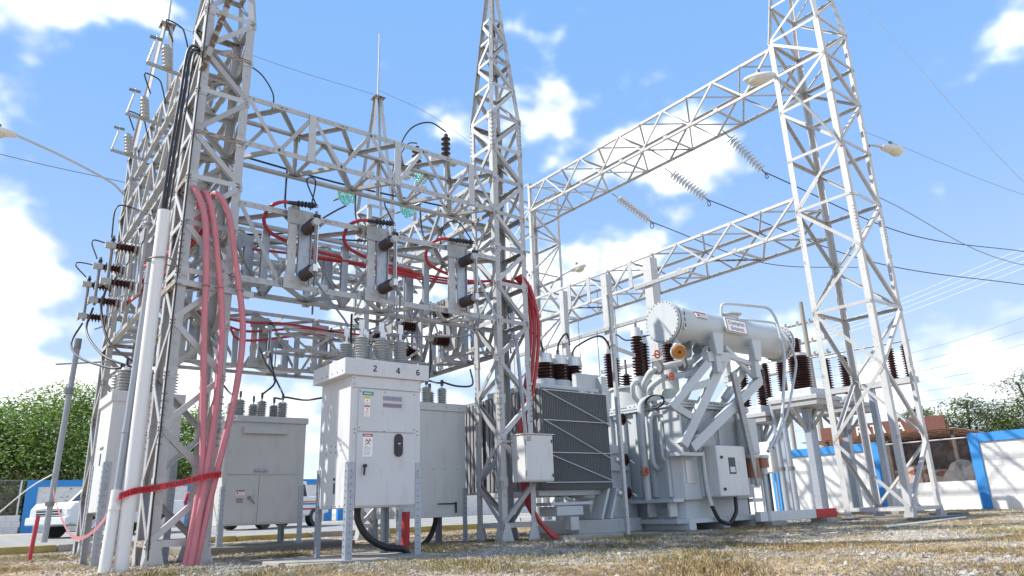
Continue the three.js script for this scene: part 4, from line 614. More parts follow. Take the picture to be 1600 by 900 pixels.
  for (const u of [11.85, 13.4]) { // saddles and braced legs
    const sd = new THREE.Shape([[-.2, .5], [.2, .5], [.12, -.02], [-.12, -.02]].map(([x, y]) => new THREE.Vector2(x, y))); const m = mesh('saddle', planarUV(new THREE.ExtrudeGeometry(sd, { depth: .06, bevelEnabled: false })), tankPaint, t, P(u, cy - .72, cv - .5)); mesh('saddle', m.geometry, tankPaint, t, P(u, cy - .72, cv + .44));
    for (const v of [cv - .42, cv + .42]) { box('post', tankPaint, t, u - .09, u + .09, 3.5, cy - .35, v - .08, v + .08, .01); }
    member('post_tie', P(u, 3.95, cv - .42), P(u, 3.6, cv + .42), .1, tankPaint, t, BU);
  }
  const arm = (a, b, w = .15) => { const p = P(...a), q = P(...b), L = p.distanceTo(q), m = new THREE.Mesh(boxGeo(w, L, w * .75, .012), tankPaint); m.name = 'support_arm'; m.castShadow = m.receiveShadow = true; m.quaternion.setFromUnitVectors(UP, q.clone().sub(p).normalize()); m.position.copy(p).add(q).multiplyScalar(.5); t.attach(m); };
  for (const [a, b, w] of [[[12.3, 3.95, -.55], [10.62, 1.8, -.35], .22], [[11.65, 3.75, -.55], [10.4, 2.62, -.32], .18], [[10.42, 2.7, -.32], [11.2, 2.36, -.42], .16], [[10.95, 3.1, -.42], [11.85, 3.3, -.5], .16], [[11.55, 3.86, -.55], [12.4, 3.92, -.55], .24], [[13.6, 3.45, -.55], [10.9, 1.75, -.36], .22], [[12.3, 3.95, .15], [11.2, 2.8, .05], .18], [[13.6, 3.6, .15], [12.6, 2.8, .05], .18], [[12.35, 3.98, -.56], [13.75, 3.8, -.56], .12], [[12.4, 4.2, -.52], [13.5, 3.5, -.52], .11], [[13.5, 4.0, -.55], [13.6, 3.4, -.55], .18], [[12.55, 2.95, -.2], [13.4, 3.75, -.3], .17]]) arm(a, b, w);
  box('bracket_plate', tankPaint, t, 10.62, 10.68, 1.6, 2.65, -.35, .12, .01); box('bracket_plate', tankPaint, t, 10.5, 11.3, 1.58, 1.66, -.4, -.05, .01);
  member('grey_prop', P(12.4, 3.55, -.7), P(12.95, .9, -.62), .18, galv[2], t, FV);
  // pipework, valves, gauge
  for (const [p, r, n] of [[[[11.2, 2.95, .35], [10.75, 2.98, .55], [10.55, 2.85, .68], [10.52, 2.4, .7], [10.52, 1.4, .7], [10.52, .62, .7]], .085, 50], [[[10.8, 2.6, .35], [10.62, 2.6, .42], [10.54, 2.4, .46], [10.54, 1.5, .46], [10.7, 1.35, .46]], .06, 40], [[[11.0, 3.2, .95], [10.75, 3.35, .7], [10.7, 3.6, .4], [11.0, 3.72, .1], [11.6, 3.85, -.1], [12.1, 4.25, -.2]], .085, 50], [[[11.0, 2.9, .8], [10.7, 3.2, .5], [10.8, 3.4, .2], [11.3, 3.5, 0], [11.9, 3.7, -.15]], .075, 40], [[[10.9, 2.85, 1.0], [10.6, 3.1, .95], [10.55, 3.35, .9], [10.8, 3.45, .95]], .06, 30], [[[10.75, 2.4, .15], [10.6, 2.35, .2], [10.58, 1.6, .2], [10.75, 1.5, .2]], .04, 30]]) pipe('oil_pipe', p, r, tankPaint, t, n);
  for (const [u, y, v, r] of [[10.75, 3.66, .25, .16], [11.3, 3.76, -.02, .17], [11.3, 4.2, -.25, .14], [11.6, 4.1, -.3, .12], [12.2, 4.1, -.3, .13]]) { const g = new THREE.CylinderGeometry(r, r, .07, 18); g.rotateZ(Math.PI / 2); mesh('valve_body', g, wireGrey, t, P(u, y, v)); }
  for (const [u, y, v] of [[10.85, 3.42, -.05], [10.6, 3.95, .1], [10.4, 1.3, .6]]) { const m = mesh('valve_wheel', new THREE.TorusGeometry(.085, .022, 8, 18), valveRed, t, P(u, y, v)); rod('valve_stem', P(u, y, v + .15), P(u, y, v - .01), .02, wireGrey, t); box('wheel_spoke', valveRed, m, u - .07, u + .07, y - .015, y + .015, v - .01, v + .01); }
  { const m = rod('oil_gauge', P(10.5, 3.87, -.6), P(10.46, 3.84, -.68), .155, gaugeFace, t, 28); rod('gauge_rim', P(10.51, 3.875, -.58), P(10.48, 3.855, -.64), .18, alu, t, 28); rod('gauge_hub', P(10.46, 3.84, -.68), P(10.455, 3.837, -.69), .035, dark, t, 12); rod('gauge_arm', P(10.5, 3.88, -.58), P(10.75, 4.2, -.35), .07, tankPaint, t, 12); }
  mesh('coiled_hose', (() => { const p = []; for (let i = 0; i < 50; i++) { const a = i / 50 * Math.PI * 5; p.push(P(10.55 - i * .001, 2.85 + .15 * Math.sin(a), .25 + .28 * Math.cos(a))); } return tubeGeo(p, .017, 160, 6); })(), rubber, t);
  pipe('vent_pipe', [[13.0, 5.1, -.1], [13.0, 5.42, -.15], [13.2, 5.5, -.2], [14.3, 5.5, -.5], [14.5, 5.42, -.6], [14.55, 5.1, -.7], [14.6, 4.2, -.75], [14.55, 3.8, -.72], [14.2, 2.5, -.65], [13.5, 1.7, -.6]], .038, tankPaint, t, 80); pipe('vent_pipe', [[13.4, 5.15, 0], [14.4, 5.2, -.2], [14.8, 5.1, -.5], [14.9, 4.6, -.74], [15.15, 4.0, -.72], [14.5, 2.7, -.66], [13.75, 1.8, -.6]], .032, tankPaint, t, 80); mesh('vent_turret', new THREE.CylinderGeometry(.2, .22, .14, 20), tankPaint, t, P(13.3, 5.14, -.15)); mesh('vent_flange', new THREE.CylinderGeometry(.3, .3, .04, 24), alu, t, P(13.3, 5.22, -.15));
  // control box
  const cb = box('control_box', boxWhite, t, 11.55, 12.65, .68, 1.82, -.55, -.12, .04); box('control_window', glassDark, cb, 11.95, 12.2, 1.18, 1.55, -.556, -.55); box('window_gauge', boxWhite, cb, 11.98, 12.17, 1.22, 1.34, -.56, -.557); for (const y of [.85, 1.55]) rod('latch', P(11.7, y, -.55), P(11.7, y, -.58), .035, dark, cb, 10); pipe('conduit', [[11.5, 1.7, -.2], [11.48, 1.4, -.22], [11.5, .9, -.22], [11.55, .5, -.25]], .05, boxWhite, t); pipe('conduit', [[11.56, .5, -.25], [11.7, .2, -.3], [12.0, .1, -.35], [12.25, .35, -.38], [12.28, .68, -.38]], .045, rubber, t, 30);
  for (const [u, h] of [[12.95, .45], [13.35, .22]]) { rod('breather', P(u, 1.1 + (.45 - h), -.5), P(u, 1.1 + .45, -.5), .15, M(.28, .12, .06, { roughness: .3 }), t, 18); rod('breather_cap', P(u, 1.55, -.5), P(u, 1.62, -.5), .17, tankPaint, t, 18); rod('breather_cup', P(u, .95 + (.45 - h), -.5), P(u, 1.1 + (.45 - h), -.5), .1, tankPaint, t, 18); } rod('breather_stand', P(13.35, 0, -.5), P(13.35, 1.2, -.5), .05, tankPaint, t); box('breather_bracket', tankPaint, t, 12.7, 13.2, .55, .63, -.55, -.45); box('oil_cabinet', tankPaint, t, 12.95, 13.4, 1.65, 2.5, -.45, -.2, .02);
  for (const u of [11.4, 12.2]) box('tank_rib', tankPaint, t, u, u + .12, 1.9, 2.6, -.1, .02, .01); box('name_plate', alu, t, 10.98, 11.3, 1.0, 1.5, -.1, -.082);
}
{ const t = thing('pipe_rail', 'low white and red painted steel channel beside the transformer base', 'rail', 15, .1, -.3); box('channel', boxWhite, t, 13.0, 15.4, .1, .32, -.5, -.35, .01); box('painted_end', M(.45, .03, .03), t, 15.4, 16.4, .1, .32, -.5, -.35, .01); box('support_block', concrete, t, 13.2, 13.8, -.05, .1, -.65, -.2); box('support_block', concrete, t, 15.6, 16.3, -.05, .1, -.65, -.2); }
{ const t = thing('steel_post', 'slim galvanized post with short crossarm in front of the cooling fins', 'post', 8.46, 0, -.6); member('post', P(8.46, 0, -.6), P(8.44, 4.9, -.6), .075, galv[1], t, FV); member('crossarm', P(8.4, 3.75, -.6), P(9.3, 3.7, -.4), .09, galv[0], t, FV); rod('pin_insulator', P(8.44, 3.8, -.6), P(8.44, 4.05, -.6), .05, alu, t); }
for (let i = 0; i < 3; i++) cable('bushing_lead', ['black lead from the left transformer cap to the steel post', 'black lead from the middle transformer cap', 'black lead from the right transformer cap towards the tall bushings'][i], 'cable', [[8.35 + i * .46, 4.12, 1.6], [8.0 + i * .6, 4.25, 1.3], [7.4 + i * .9, 4.3, .9 - i * .2], [6.8 + i * 1.4, 4.2 - i * .2, .5]], .024, rubber, 'transformer leads');
cable('bushing_lead', 'long black lead waving across the tall brown bushings', 'cable', [[8.44, 4.05, -.6], [9.2, 4.1, .2], [10.0, 4.5, .8], [10.7, 4.5, 1.1], [11.25, 4.65, .9], [12.0, 4.9, 1.0], [13, 5.3, 2.1]], .018, rubber);
{ // steel portal behind the transformer
  const t = thing('steel_portal', 'white steel portal with flat bars and hanging rods behind the transformer bushings', 'frame', 13, 0, 4);
  [[2.1, .3], [3.9, .24], [5.9, .2], [7.7, .2]].forEach(([v, w]) => box('post', gantryPaint[0], t, 13 - w / 2, 13 + w / 2, 0, 7.4, v - w / 2, v + w / 2, .01));
  for (const [y, a, b] of [[5.65, 2.1, 8.2], [4.4, .9, 4.2], [6.6, .6, 2.6]]) member('bar', P(12.8, y, a), P(12.8, y, b), .1, galv[2], t, FU);
  for (let i = 0; i < 7; i++) rod('hanging_rod', P(12.75, 5.65 + (i % 2) * .5, 2.6 + i * .8), P(12.75, 4.6 - (i % 3) * .3, 2.6 + i * .8), .012, i % 2 ? galvRust : wireGrey, t);
}
// ---------------------------------------------------------------- breaker stands near the wall
function stand(label, u, v, y, big) {
  const t = thing('breaker_stand', label, 'breaker', u, 0, v, 'breaker stands by the right wall');
  box('post', galvBlue, t, u - .12, u + .12, 0, y - .4, v - .12, v + .12, .01); for (const s of [-1, 1]) { member('knee_brace', P(u, y - 1.1, v + s * .1), P(u, y - .38, v + s * .75), .11, galv[0], t, FU); member('knee_brace', P(u + s * .1, y - 1.1, v), P(u + s * .7, y - .38, v), .11, galv[0], t, FV); }
  box('base_block', concrete, t, u - .35, u + .35, -.1, .1, v - .35, v + .35); box('platform', galv[2], t, u - .75, u + .75, y - .38, y - .2, v - .85, v + .85, .01); box('platform_frame', galv[0], t, u - .8, u + .8, y - .2, y - .06, v - .9, v + .9, .01); box('housing', tankPaint, t, u - .55, u + .55, y - .06, y + .22, v - .6, v + .6, .04);
  if (big) { insulator('main_insulator', P(u, y + .2, v), UP, 1.2, .27, .37, 14, porcBrown, t, .3); rod('cap', P(u, y + 1.4, v), P(u, y + 1.5, v), .3, boxWhite, t, 22); insulator('top_insulator', P(u, y + 1.5, v), UP, .55, .1, .17, 7, porcBrown, t, .3); }
  else { insulator('main_insulator', P(u, y + .2, v + .35), UP, 1.5, .11, .19, 16, porcBrown, t, .3); insulator('main_insulator', P(u, y + .2, v - .35), UP, 1.45, .11, .19, 16, porcBrown, t, .3); rod('top_bar', P(u, y + 1.72, v - .4), P(u, y + 1.72, v + .4), .04, alu, t); }
}
stand('steel stand with the thick ribbed brown insulator near the right tower', 20.6, 2.35, 3.9, true); stand('steel stand with twin brown insulators and grey housing right of the transformer', 20.6, 4.3, 3.55, false); stand('steel stand with slim brown insulators partly behind the right tower leg', 22.9, 2.3, 3.8, false); stand('steel stand with slim brown insulators at the back', 23.5, 5.2, 4.2, false);
{ const t = thing('busbar_portal', 'grey steel portal carrying two slim brown insulators seen through the right tower', 'frame', 22.5, 0, .7); for (const v of [.95, 3.3]) { box('post', galvBlue, t, 22.4, 22.6, 0, 4.1, v - .1, v + .1, .01); box('base_block', concrete, t, 22.2, 22.8, -.1, .1, v - .3, v + .3); } box('beam', galv[1], t, 22.35, 22.65, 4.1, 4.3, -.6, 4.2, .01); for (const v of [.1, -.4]) { insulator('insulator', P(22.5, 4.3, v), UP, 1.1, .08, .14, 13, porcBrown, t, .3); rod('cap', P(22.5, 5.4, v), P(22.5, 5.5, v), .06, alu, t); } rod('busbar', P(22.5, 5.52, -.6), P(22.5, 5.56, 3.0), .03, wireGrey, t); }
[[4.85, 1.0, 2.4, 'larger'], [3.9, 1.45, 2.5, 'smaller']].forEach(([v, y0, y1, n]) => { const t = thing('control_cabinet', `pale grey control cabinet on posts right of the transformer, ${n} of two`, 'cabinet', 20.2, 0, v, 'control cabinets on posts'); box('body', boxWhite, t, 20.0, 20.5, y0, y1, v - .38, v + .38, .015); box('door', boxWhite, t, 19.98, 19.999, y0 + .03, y1 - .03, v - .35, v + .35); for (const s of [-.25, .25]) rod('leg', P(20.25, 0, v + s), P(20.25, y0, v + s), .035, galvBlue, t); rod('conduit', P(20.25, 0, v), P(20.25, y0, v), .04, rubber, t); });
[3.3, 2.95].forEach((v, i) => { const t = thing('pipe_post', ['grey twin pipe post with clamps at the breaker stands, left', 'grey twin pipe post with clamps at the breaker stands, right'][i], 'post', 20.3, 0, v, 'pipe posts'); rod('pole', P(20.2, 0, v), P(20.1, 3.7, v), .085, galvBlue, t, 12); rod('clamp', P(20.17, 1.5, v), P(20.17, 1.62, v), .11, wireGrey, t, 10); box('base_block', concrete, t, 20, 20.4, -.1, .09, v - .17, v + .17); });
tag(rod('ground_conduit', P(12.0, .03, -3.9), P(17.3, .03, -3.2), .022, pvcWhite, null, 8), 'long white conduit lying on the gravel in front of the right tower', 'conduit');
{ const s = thing('concrete_slab', 'cracked concrete footing under the right lattice tower', 'slab', 17.9, 0, -1.3); box('footing', concDark, s, 16.6, 18.9, -.1, .05, -2.6, .1, .02); box('footing', concDark, s, 18.95, 19.4, -.1, .1, -2.5, -1.6, .02); }

// ---------------------------------------------------------------- insulator strings and overhead wires
[[[18.31, 13.5, 2.57], [19.41, 11.99, 1.94], [40, 12.35, .23], 'nearest the right tower'], [[18.89, 13.5, 5.81], [19.99, 12.2, 4.94], [40, 10.65, .6], 'in the middle of three'], [[18.8, 13.5, 8.73], [19.9, 12.14, 7.74], [40, 13.96, 8.75], 'farthest from the right tower']].forEach(([a, b, c, n]) => {
  const p = P(...a), q = P(...b), d = q.clone().sub(p); p.addScaledVector(d, .12); discString(`grey insulator string below the upper gantry beam, ${n}`, p, d, 12, .2, stringGrey, .14, 'insulator strings of the right gantry');
  const e = p.clone().addScaledVector(d.clone().normalize(), 1.85); const m = e.clone().lerp(P(...c), .45); m.y -= .9; tag(mesh('overhead_wire', tubeGeo([e, m, P(...c)], .022, 40, 5), wireDark), `dark overhead conductor leaving the insulator string ${n}`, 'wire', 'conductors of the right gantry');
  tag(mesh('arcing_loop', tubeGeo([e, e.clone().add(new THREE.Vector3(-.1, -.3, .2)), e.clone().add(new THREE.Vector3(-.35, -.45, .25)), e.clone().add(new THREE.Vector3(-.3, -.15, .2))], .018, 24, 5), wireDark), `black looped lead at the insulator string ${n}`, 'wire', 'loops of the insulator strings');
});
const ow = [[[[40, 34, 6.3], [40, 27.9, 4.17], [40, 24.5, 2.85], [40, 20.4, 1.3], [40, 15.95, -.54], [40, 12, -2.6]], 'thin dark wire crossing the sky at the top right', .02], [[[6.1, 12.55, 6.2], [3.2, 12.45, 6.2], [.55, 12.55, 6.2]], 'thin wire strung between the two rear tower caps', .009], [[[6.25, 12.75, 6.2], [9, 12.6, 6.6], [17.8, 14.4, 12.4]], 'thin wire from the lightning rod tower to the right gantry', .008],
  [[[-12, 9.8, 9], [-3, 8.6, 7.4], [.1, 8.2, 6.6]], 'thin black wire reaching the left rear tower beside the street lamp', .012], [[[18.7, 11.4, -2.1], [28, 10.6, -4], [40, 10.8, -7]], 'faint wire right of the right lamp', .008],
  [[[18.7, 9.3, -2], [28, 8.3, -3.2], [42, 9.4, -8]], 'dark wire sagging right of the right tower', .016]];
ow.forEach(([p, l, r]) => cable('overhead_wire', l, 'wire', p, r * .8, wireLine));
for (let i = 0; i < 4; i++) cable('overhead_wire', `white overhead line rising to the right edge, number ${['one', 'two', 'three', 'four'][i]} from the top`, 'wire', [[60, 15.2 - i * .25, 26], [60, 16.2 - i * .4, 17], [60, 18.6 - i * .5, 3]], .016, wireWhite, 'white lines at the right');
for (let i = 0; i < 8; i++) cable('overhead_wire', `dark distribution line at the right, ${['top', 'second', 'third', 'fourth', 'fifth', 'sixth', 'seventh', 'lowest'][i]} of the bundle`, 'wire', [[62, 13 - i * .85, 34], [60, 11.8 - i * .8, 16], [58, 13.6 - i * 1.05 - (i > 2 ? .6 : 0), 0]], .014, wireLine, 'dark distribution lines at the right');
{ const t = thing('utility_pole', 'concrete utility pole with crossarms beyond the conservator drum', 'pole', 45, 0, 15.6); rod('pole', P(45, 0, 15.6), P(45, 14.2, 15.6), .22, concrete, t, 10, .15); for (const y of [12.6, 11.2, 10.2]) { box('crossarm', galvRust, t, 44.94, 45.06, y - .06, y + .06, 14, 17.2); for (let i = 0; i < 4; i++) insulator('insulator', P(45, y + .06, 14.2 + i * .95), UP, .25, .05, .1, 3, porcGrey, t, .3); } }
{ const t = thing('utility_pole', 'second slimmer utility pole far behind the right breaker stands', 'pole', 52, 0, 20); rod('pole', P(52, 0, 22), P(52, 12, 22), .2, concrete, t, 10, .14); box('crossarm', galvRust, t, 51.9, 52.1, 10.6, 10.75, 20.4, 23.6); }
function lamp(label, p, q, bend, s = 1, flip = 0) { // arm from p to head at q
  const t = thing('street_lamp', label, 'street lamp', p.x, p.y, -p.z, 'cobra head street lamps'), d = q.clone().sub(p), dn = d.clone().normalize();
  mesh('arm', tubeGeo([p, p.clone().lerp(q, .15).add(new THREE.Vector3(0, bend, 0)), p.clone().lerp(q, .6).add(new THREE.Vector3(0, bend * .8, 0)), q], .03 * s, 30, 8), galv[1], t);
  const g = new THREE.SphereGeometry(.5, 18, 10); g.scale(.72 * s, .2 * s, .3 * s); const ang = Math.atan2(-dn.z, dn.x); const gl = new THREE.SphereGeometry(.5, 16, 8, 0, Math.PI * 2, Math.PI / 2, Math.PI / 2); gl.scale(.42 * s, .34 * s, .27 * s); gl.translate(.08 * s, -.02, 0);
  const c = q.clone().addScaledVector(new THREE.Vector3(dn.x, 0, dn.z).normalize(), .3 * s); const h = new THREE.Mesh(g, boxWhite); h.name = 'lamp_head'; h.castShadow = h.receiveShadow = true; h.position.copy(c); h.rotation.y = ang; t.attach(h); const l = new THREE.Mesh(gl, lampGlass); l.name = 'lens'; l.castShadow = l.receiveShadow = true; l.position.copy(c); l.rotation.y = ang; t.attach(l); rod('photocell', c.clone().add(new THREE.Vector3(-.05, .07 * s, 0)), c.clone().add(new THREE.Vector3(-.05, .18 * s, 0)), .045 * s, wireGrey, t, 10);
}
lamp('street lamp on a long bent arm reaching in from the left rear tower', P(.0, 7.9, 6.6), P(-2.2, 8.75, 6.6), .12, .9); lamp('street lamp tilted in front of the upper part of the right tower', P(17, 10.4, -2.1), P(16.1, 13.1, -.9), .1, 1.4); lamp('street lamp on a short arm on the outer side of the right tower', P(18.75, 10.9, -2.13), P(19.3, 10.95, -2.3), .03, 1.3); lamp('street lamp beyond the gantry between the two white beams', P(18, 10.0, 12.2), P(18.1, 10.5, 10.9), .15, 1.3);

// ---------------------------------------------------------------- vehicles and person
function pickup(label, u, v, rot, stripe) {
  const t = thing('pickup_truck', label, 'pickup', u, gh(u, v) + .04, v, 'parked pickups'); t.rotation.y = rot; t.updateMatrixWorld(true);
  const white = M(.78, .78, .77, { roughness: .25 }), add = (n, g, m, par = t) => { const q = new THREE.Mesh(g, m); q.name = n; q.castShadow = q.receiveShadow = true; par.add(q); return q; };
  const side = new THREE.Shape([[-2.6, .55], [-2.6, .95], [-2.45, 1.12], [-1.2, 1.2], [-.55, 1.78], [.9, 1.82], [1.15, 1.2], [2.55, 1.18], [2.6, .6], [2.1, .5], [-2.2, .45]].map(([x, y]) => new THREE.Vector2(x, y)));
  const g = new THREE.ExtrudeGeometry(side, { depth: 1.7, bevelEnabled: true, bevelSize: .05, bevelThickness: .06, bevelSegments: 2 }); g.translate(0, 0, -.85); add('body', g, white);
  for (const s of [-1, 1]) { const w = new THREE.Shape([[-1.0, 1.25], [-.5, 1.7], [.15, 1.72], [.15, 1.25]].map(([x, y]) => new THREE.Vector2(x, y))), w2 = new THREE.Shape([[.22, 1.25], [.22, 1.72], [.8, 1.73], [.98, 1.25]].map(([x, y]) => new THREE.Vector2(x, y))); for (const k of [w, w2]) { const e = new THREE.ExtrudeGeometry(k, { depth: .01, bevelEnabled: false }); e.translate(0, 0, s > 0 ? .915 : -.925); add('side_window', e, glassDark); } }
  if (stripe) for (const [y, m] of [[1.02, orange], [.93, wallBlueL], [.72, M(.5, .04, .04)]]) for (const s of [-1, 1]) { const e = new THREE.BoxGeometry(4.6, .07, .006); e.translate(.1, y, s * .915); add('stripe', e, m); }
  for (const x of [-1.65, 1.6]) for (const s of [-1, 1]) { const e = new THREE.CylinderGeometry(.38, .38, .26, 22); e.rotateX(Math.PI / 2); e.translate(x, .38, s * .82); const w = add('wheel', e, rubber); const rm = new THREE.CylinderGeometry(.22, .22, .02, 16); rm.rotateX(Math.PI / 2); rm.translate(x, .38, s * .96); add('rim', rm, alu, w); }
  { const e = new THREE.BoxGeometry(.04, .28, 1.1); e.translate(-2.67, .85, 0); const gr = add('grille', e, dark); for (let i = 0; i < 3; i++) { const b = new THREE.BoxGeometry(.03, .035, 1.12); b.translate(-2.7, .76 + i * .09, 0); add('grille_bar', b, alu, gr); } for (const s of [-1, 1]) { const h = new THREE.BoxGeometry(.05, .2, .26); h.translate(-2.65, .88, s * .7); add('headlight', h, M(.7, .72, .74, { roughness: .1 })); } const bm = new RoundedBoxGeometry(.2, .26, 1.84, 1, .04); bm.translate(-2.68, .58, 0); add('bumper', bm, white); const ws = new THREE.BoxGeometry(.02, .74, 1.5); ws.rotateZ(-.84); ws.translate(-.93, 1.5, 0); add('windscreen', ws, glassDark); }
}
pickup('white pickup facing left, parked on the road behind the left towers', 2.9, 20.6, .6, false); pickup('white pickup with orange and blue stripes behind the two door cabinet', 9.0, 20.5, .55, true);
{ // person in an orange vest, back turned, one continuous body
  const u = 4.95, v = 17.5, t = thing('person', 'person in orange safety vest and blue jeans standing beyond the left front tower', 'person', u, gh(u, v) + .04, v), n = 56, mc = new MarchingCubes(n, new THREE.MeshBasicMaterial(), false, false, 60000); mc.isolation = 0;
  const J = [[[0, 1.5, 0], [0, 1.55, 0], .06, .06], [[0, 1.0, 0], [0, 1.38, 0], .15, .17], [[-.13, 1.38, 0], [.13, 1.38, 0], .09, .09], [[0, 1.64, .01], [0, 1.7, 0], .095, .1], [[-.09, .95, 0], [-.11, .5, .01], .1, .075], [[-.11, .5, .01], [-.12, .08, -.01], .07, .05], [[.09, .95, 0], [.12, .5, .02], .1, .075], [[.12, .5, .02], [.13, .08, 0], .07, .05], [[-.12, .05, 0], [-.13, .04, .15], .05, .04], [[.13, .05, 0], [.14, .04, .15], .05, .04], [[-.2, 1.38, 0], [-.27, 1.1, -.02], .06, .05], [[-.27, 1.1, -.02], [-.24, .86, .08], .045, .038], [[.2, 1.38, 0], [.28, 1.12, -.02], .06, .05], [[.28, 1.12, -.02], [.2, .95, .15], .045, .038], [[-.24, .86, .08], [-.235, .77, .11], .04, .025], [[.2, .95, .15], [.13, .92, .19], .04, .025]];
  const cap = (x, y, z, [a, b, r0, r1]) => { const bx = b[0] - a[0], by = b[1] - a[1], bz = b[2] - a[2], px = x - a[0], py = y - a[1], pz = z - a[2], h = Math.min(1, Math.max(0, (px * bx + py * by + pz * bz) / (bx * bx + by * by + bz * bz))); return Math.hypot(px - bx * h, py - by * h, pz - bz * h) - (r0 + (r1 - r0) * h); };
  for (let k = 0; k < n; k++) for (let j = 0; j < n; j++) for (let i = 0; i < n; i++) { const x = (i / n * 2 - 1), y = (j / n * 2 - 1) + .9, z = (k / n * 2 - 1); let d = 1; for (const c of J) { const e = cap(x, y, z, c), h = Math.max(.05 - Math.abs(d - e), 0) / .05; d = Math.min(d, e) - h * h * .05 * .25; } mc.field[i + j * n + k * n * n] = -d; }
  mc.update(); const cnt = mc.count, pos = mc.positionArray.slice(0, cnt * 3), nor = mc.normalArray.slice(0, cnt * 3), col = new Float32Array(cnt * 3);
  for (let i = 0; i < cnt; i++) { const y = pos[3 * i + 1] + .9, ax = Math.abs(pos[3 * i]); const c = y < .12 ? [.05, .04, .03] : y < .98 ? [.05, .09, .22] : y > 1.76 ? [.03, .02, .02] : y > 1.52 ? [.25, .14, .09] : ax > .24 && y < 1.0 ? [.25, .14, .09] : ax > .2 ? [.35, .03, .06] : [.72, .2, .02]; col.set(c, 3 * i); pos[3 * i + 1] += .9; }
  const g = new THREE.BufferGeometry(); g.setAttribute('position', new THREE.BufferAttribute(pos, 3)); g.setAttribute('normal', new THREE.BufferAttribute(nor, 3)); g.setAttribute('color', new THREE.BufferAttribute(col, 3));
  const b = new THREE.Mesh(g, new THREE.MeshStandardMaterial({ vertexColors: true, roughness: .8 })); b.name = 'body'; b.castShadow = b.receiveShadow = true; t.add(b);
}

// ---------------------------------------------------------------- shed and vegetation beyond the walls
{
  const t = thing('scrap_shed', 'rusty tin roofed shed with faded lettering behind the right chain link fence', 'shed', 32, 0, 4);
  for (let i = 0; i < 9; i++) { const m = box('roof_sheet', rust, t, 30.4, 34, 3.1, 3.13, 1.6 + i * .78, 1.6 + (i + 1) * .78 - .02); m.rotation.z = -.03; }
  box('fascia', M(.17, .07, .05, { map: texWall, roughness: .9 }), t, 30.3, 30.36, 3.15, 3.72, 1.9, 7.4); const letters = text('lettering', 'RATA LA', .4, .02, M(.7, .66, .6), t, 30.29, 3.42, 4.6); letters.rotation.y = -Math.PI / 2;
  for (const v of [1.8, 4.5, 7.3]) box('post', bark, t, 30.5, 30.62, 0, 3.1, v - .06, v + .06); box('back_wall', M(.16, .09, .07, { map: texRust, roughness: .9 }), t, 33.9, 34, 0, 3.1, 1.6, 8.4);
  for (let i = 0; i < 5; i++) box('rusty_crate', rust, t, 31.2 + rr(0, 1), 32.4 + rr(0, .6), 0, rr(1.4, 2.1), 2.9 + i * .8, 3.5 + i * .8, .03);
  const tp = thing('tarpaulin_pile', 'dark tarpaulin covered scrap heap behind the chain link fence', 'scrap heap', 30, 0, .8); for (let i = 0; i < 4; i++) { const g = new THREE.IcosahedronGeometry(1, 3), p = g.attributes.position; for (let k = 0; k < p.count; k++) { const x = p.getX(k), y = p.getY(k), z = p.getZ(k), s = 1 + .5 * (fbm(x * 2 + i * 9, y * 2, z * 2, 3) - .5); p.setXYZ(k, x * s * rr(.99, 1.01), Math.max(-.2, y * s), z * s); } g.computeVertexNormals(); const m = mesh('covered_heap', g, M(.04 + i * .015, .04 + i * .014, .045 + i * .012, { roughness: .8 }), tp, P(29.6 + i * .3, .6, -.6 + i * .75)); m.scale.set(.9, 1.0 + rr(-.2, .3), .8); }
}
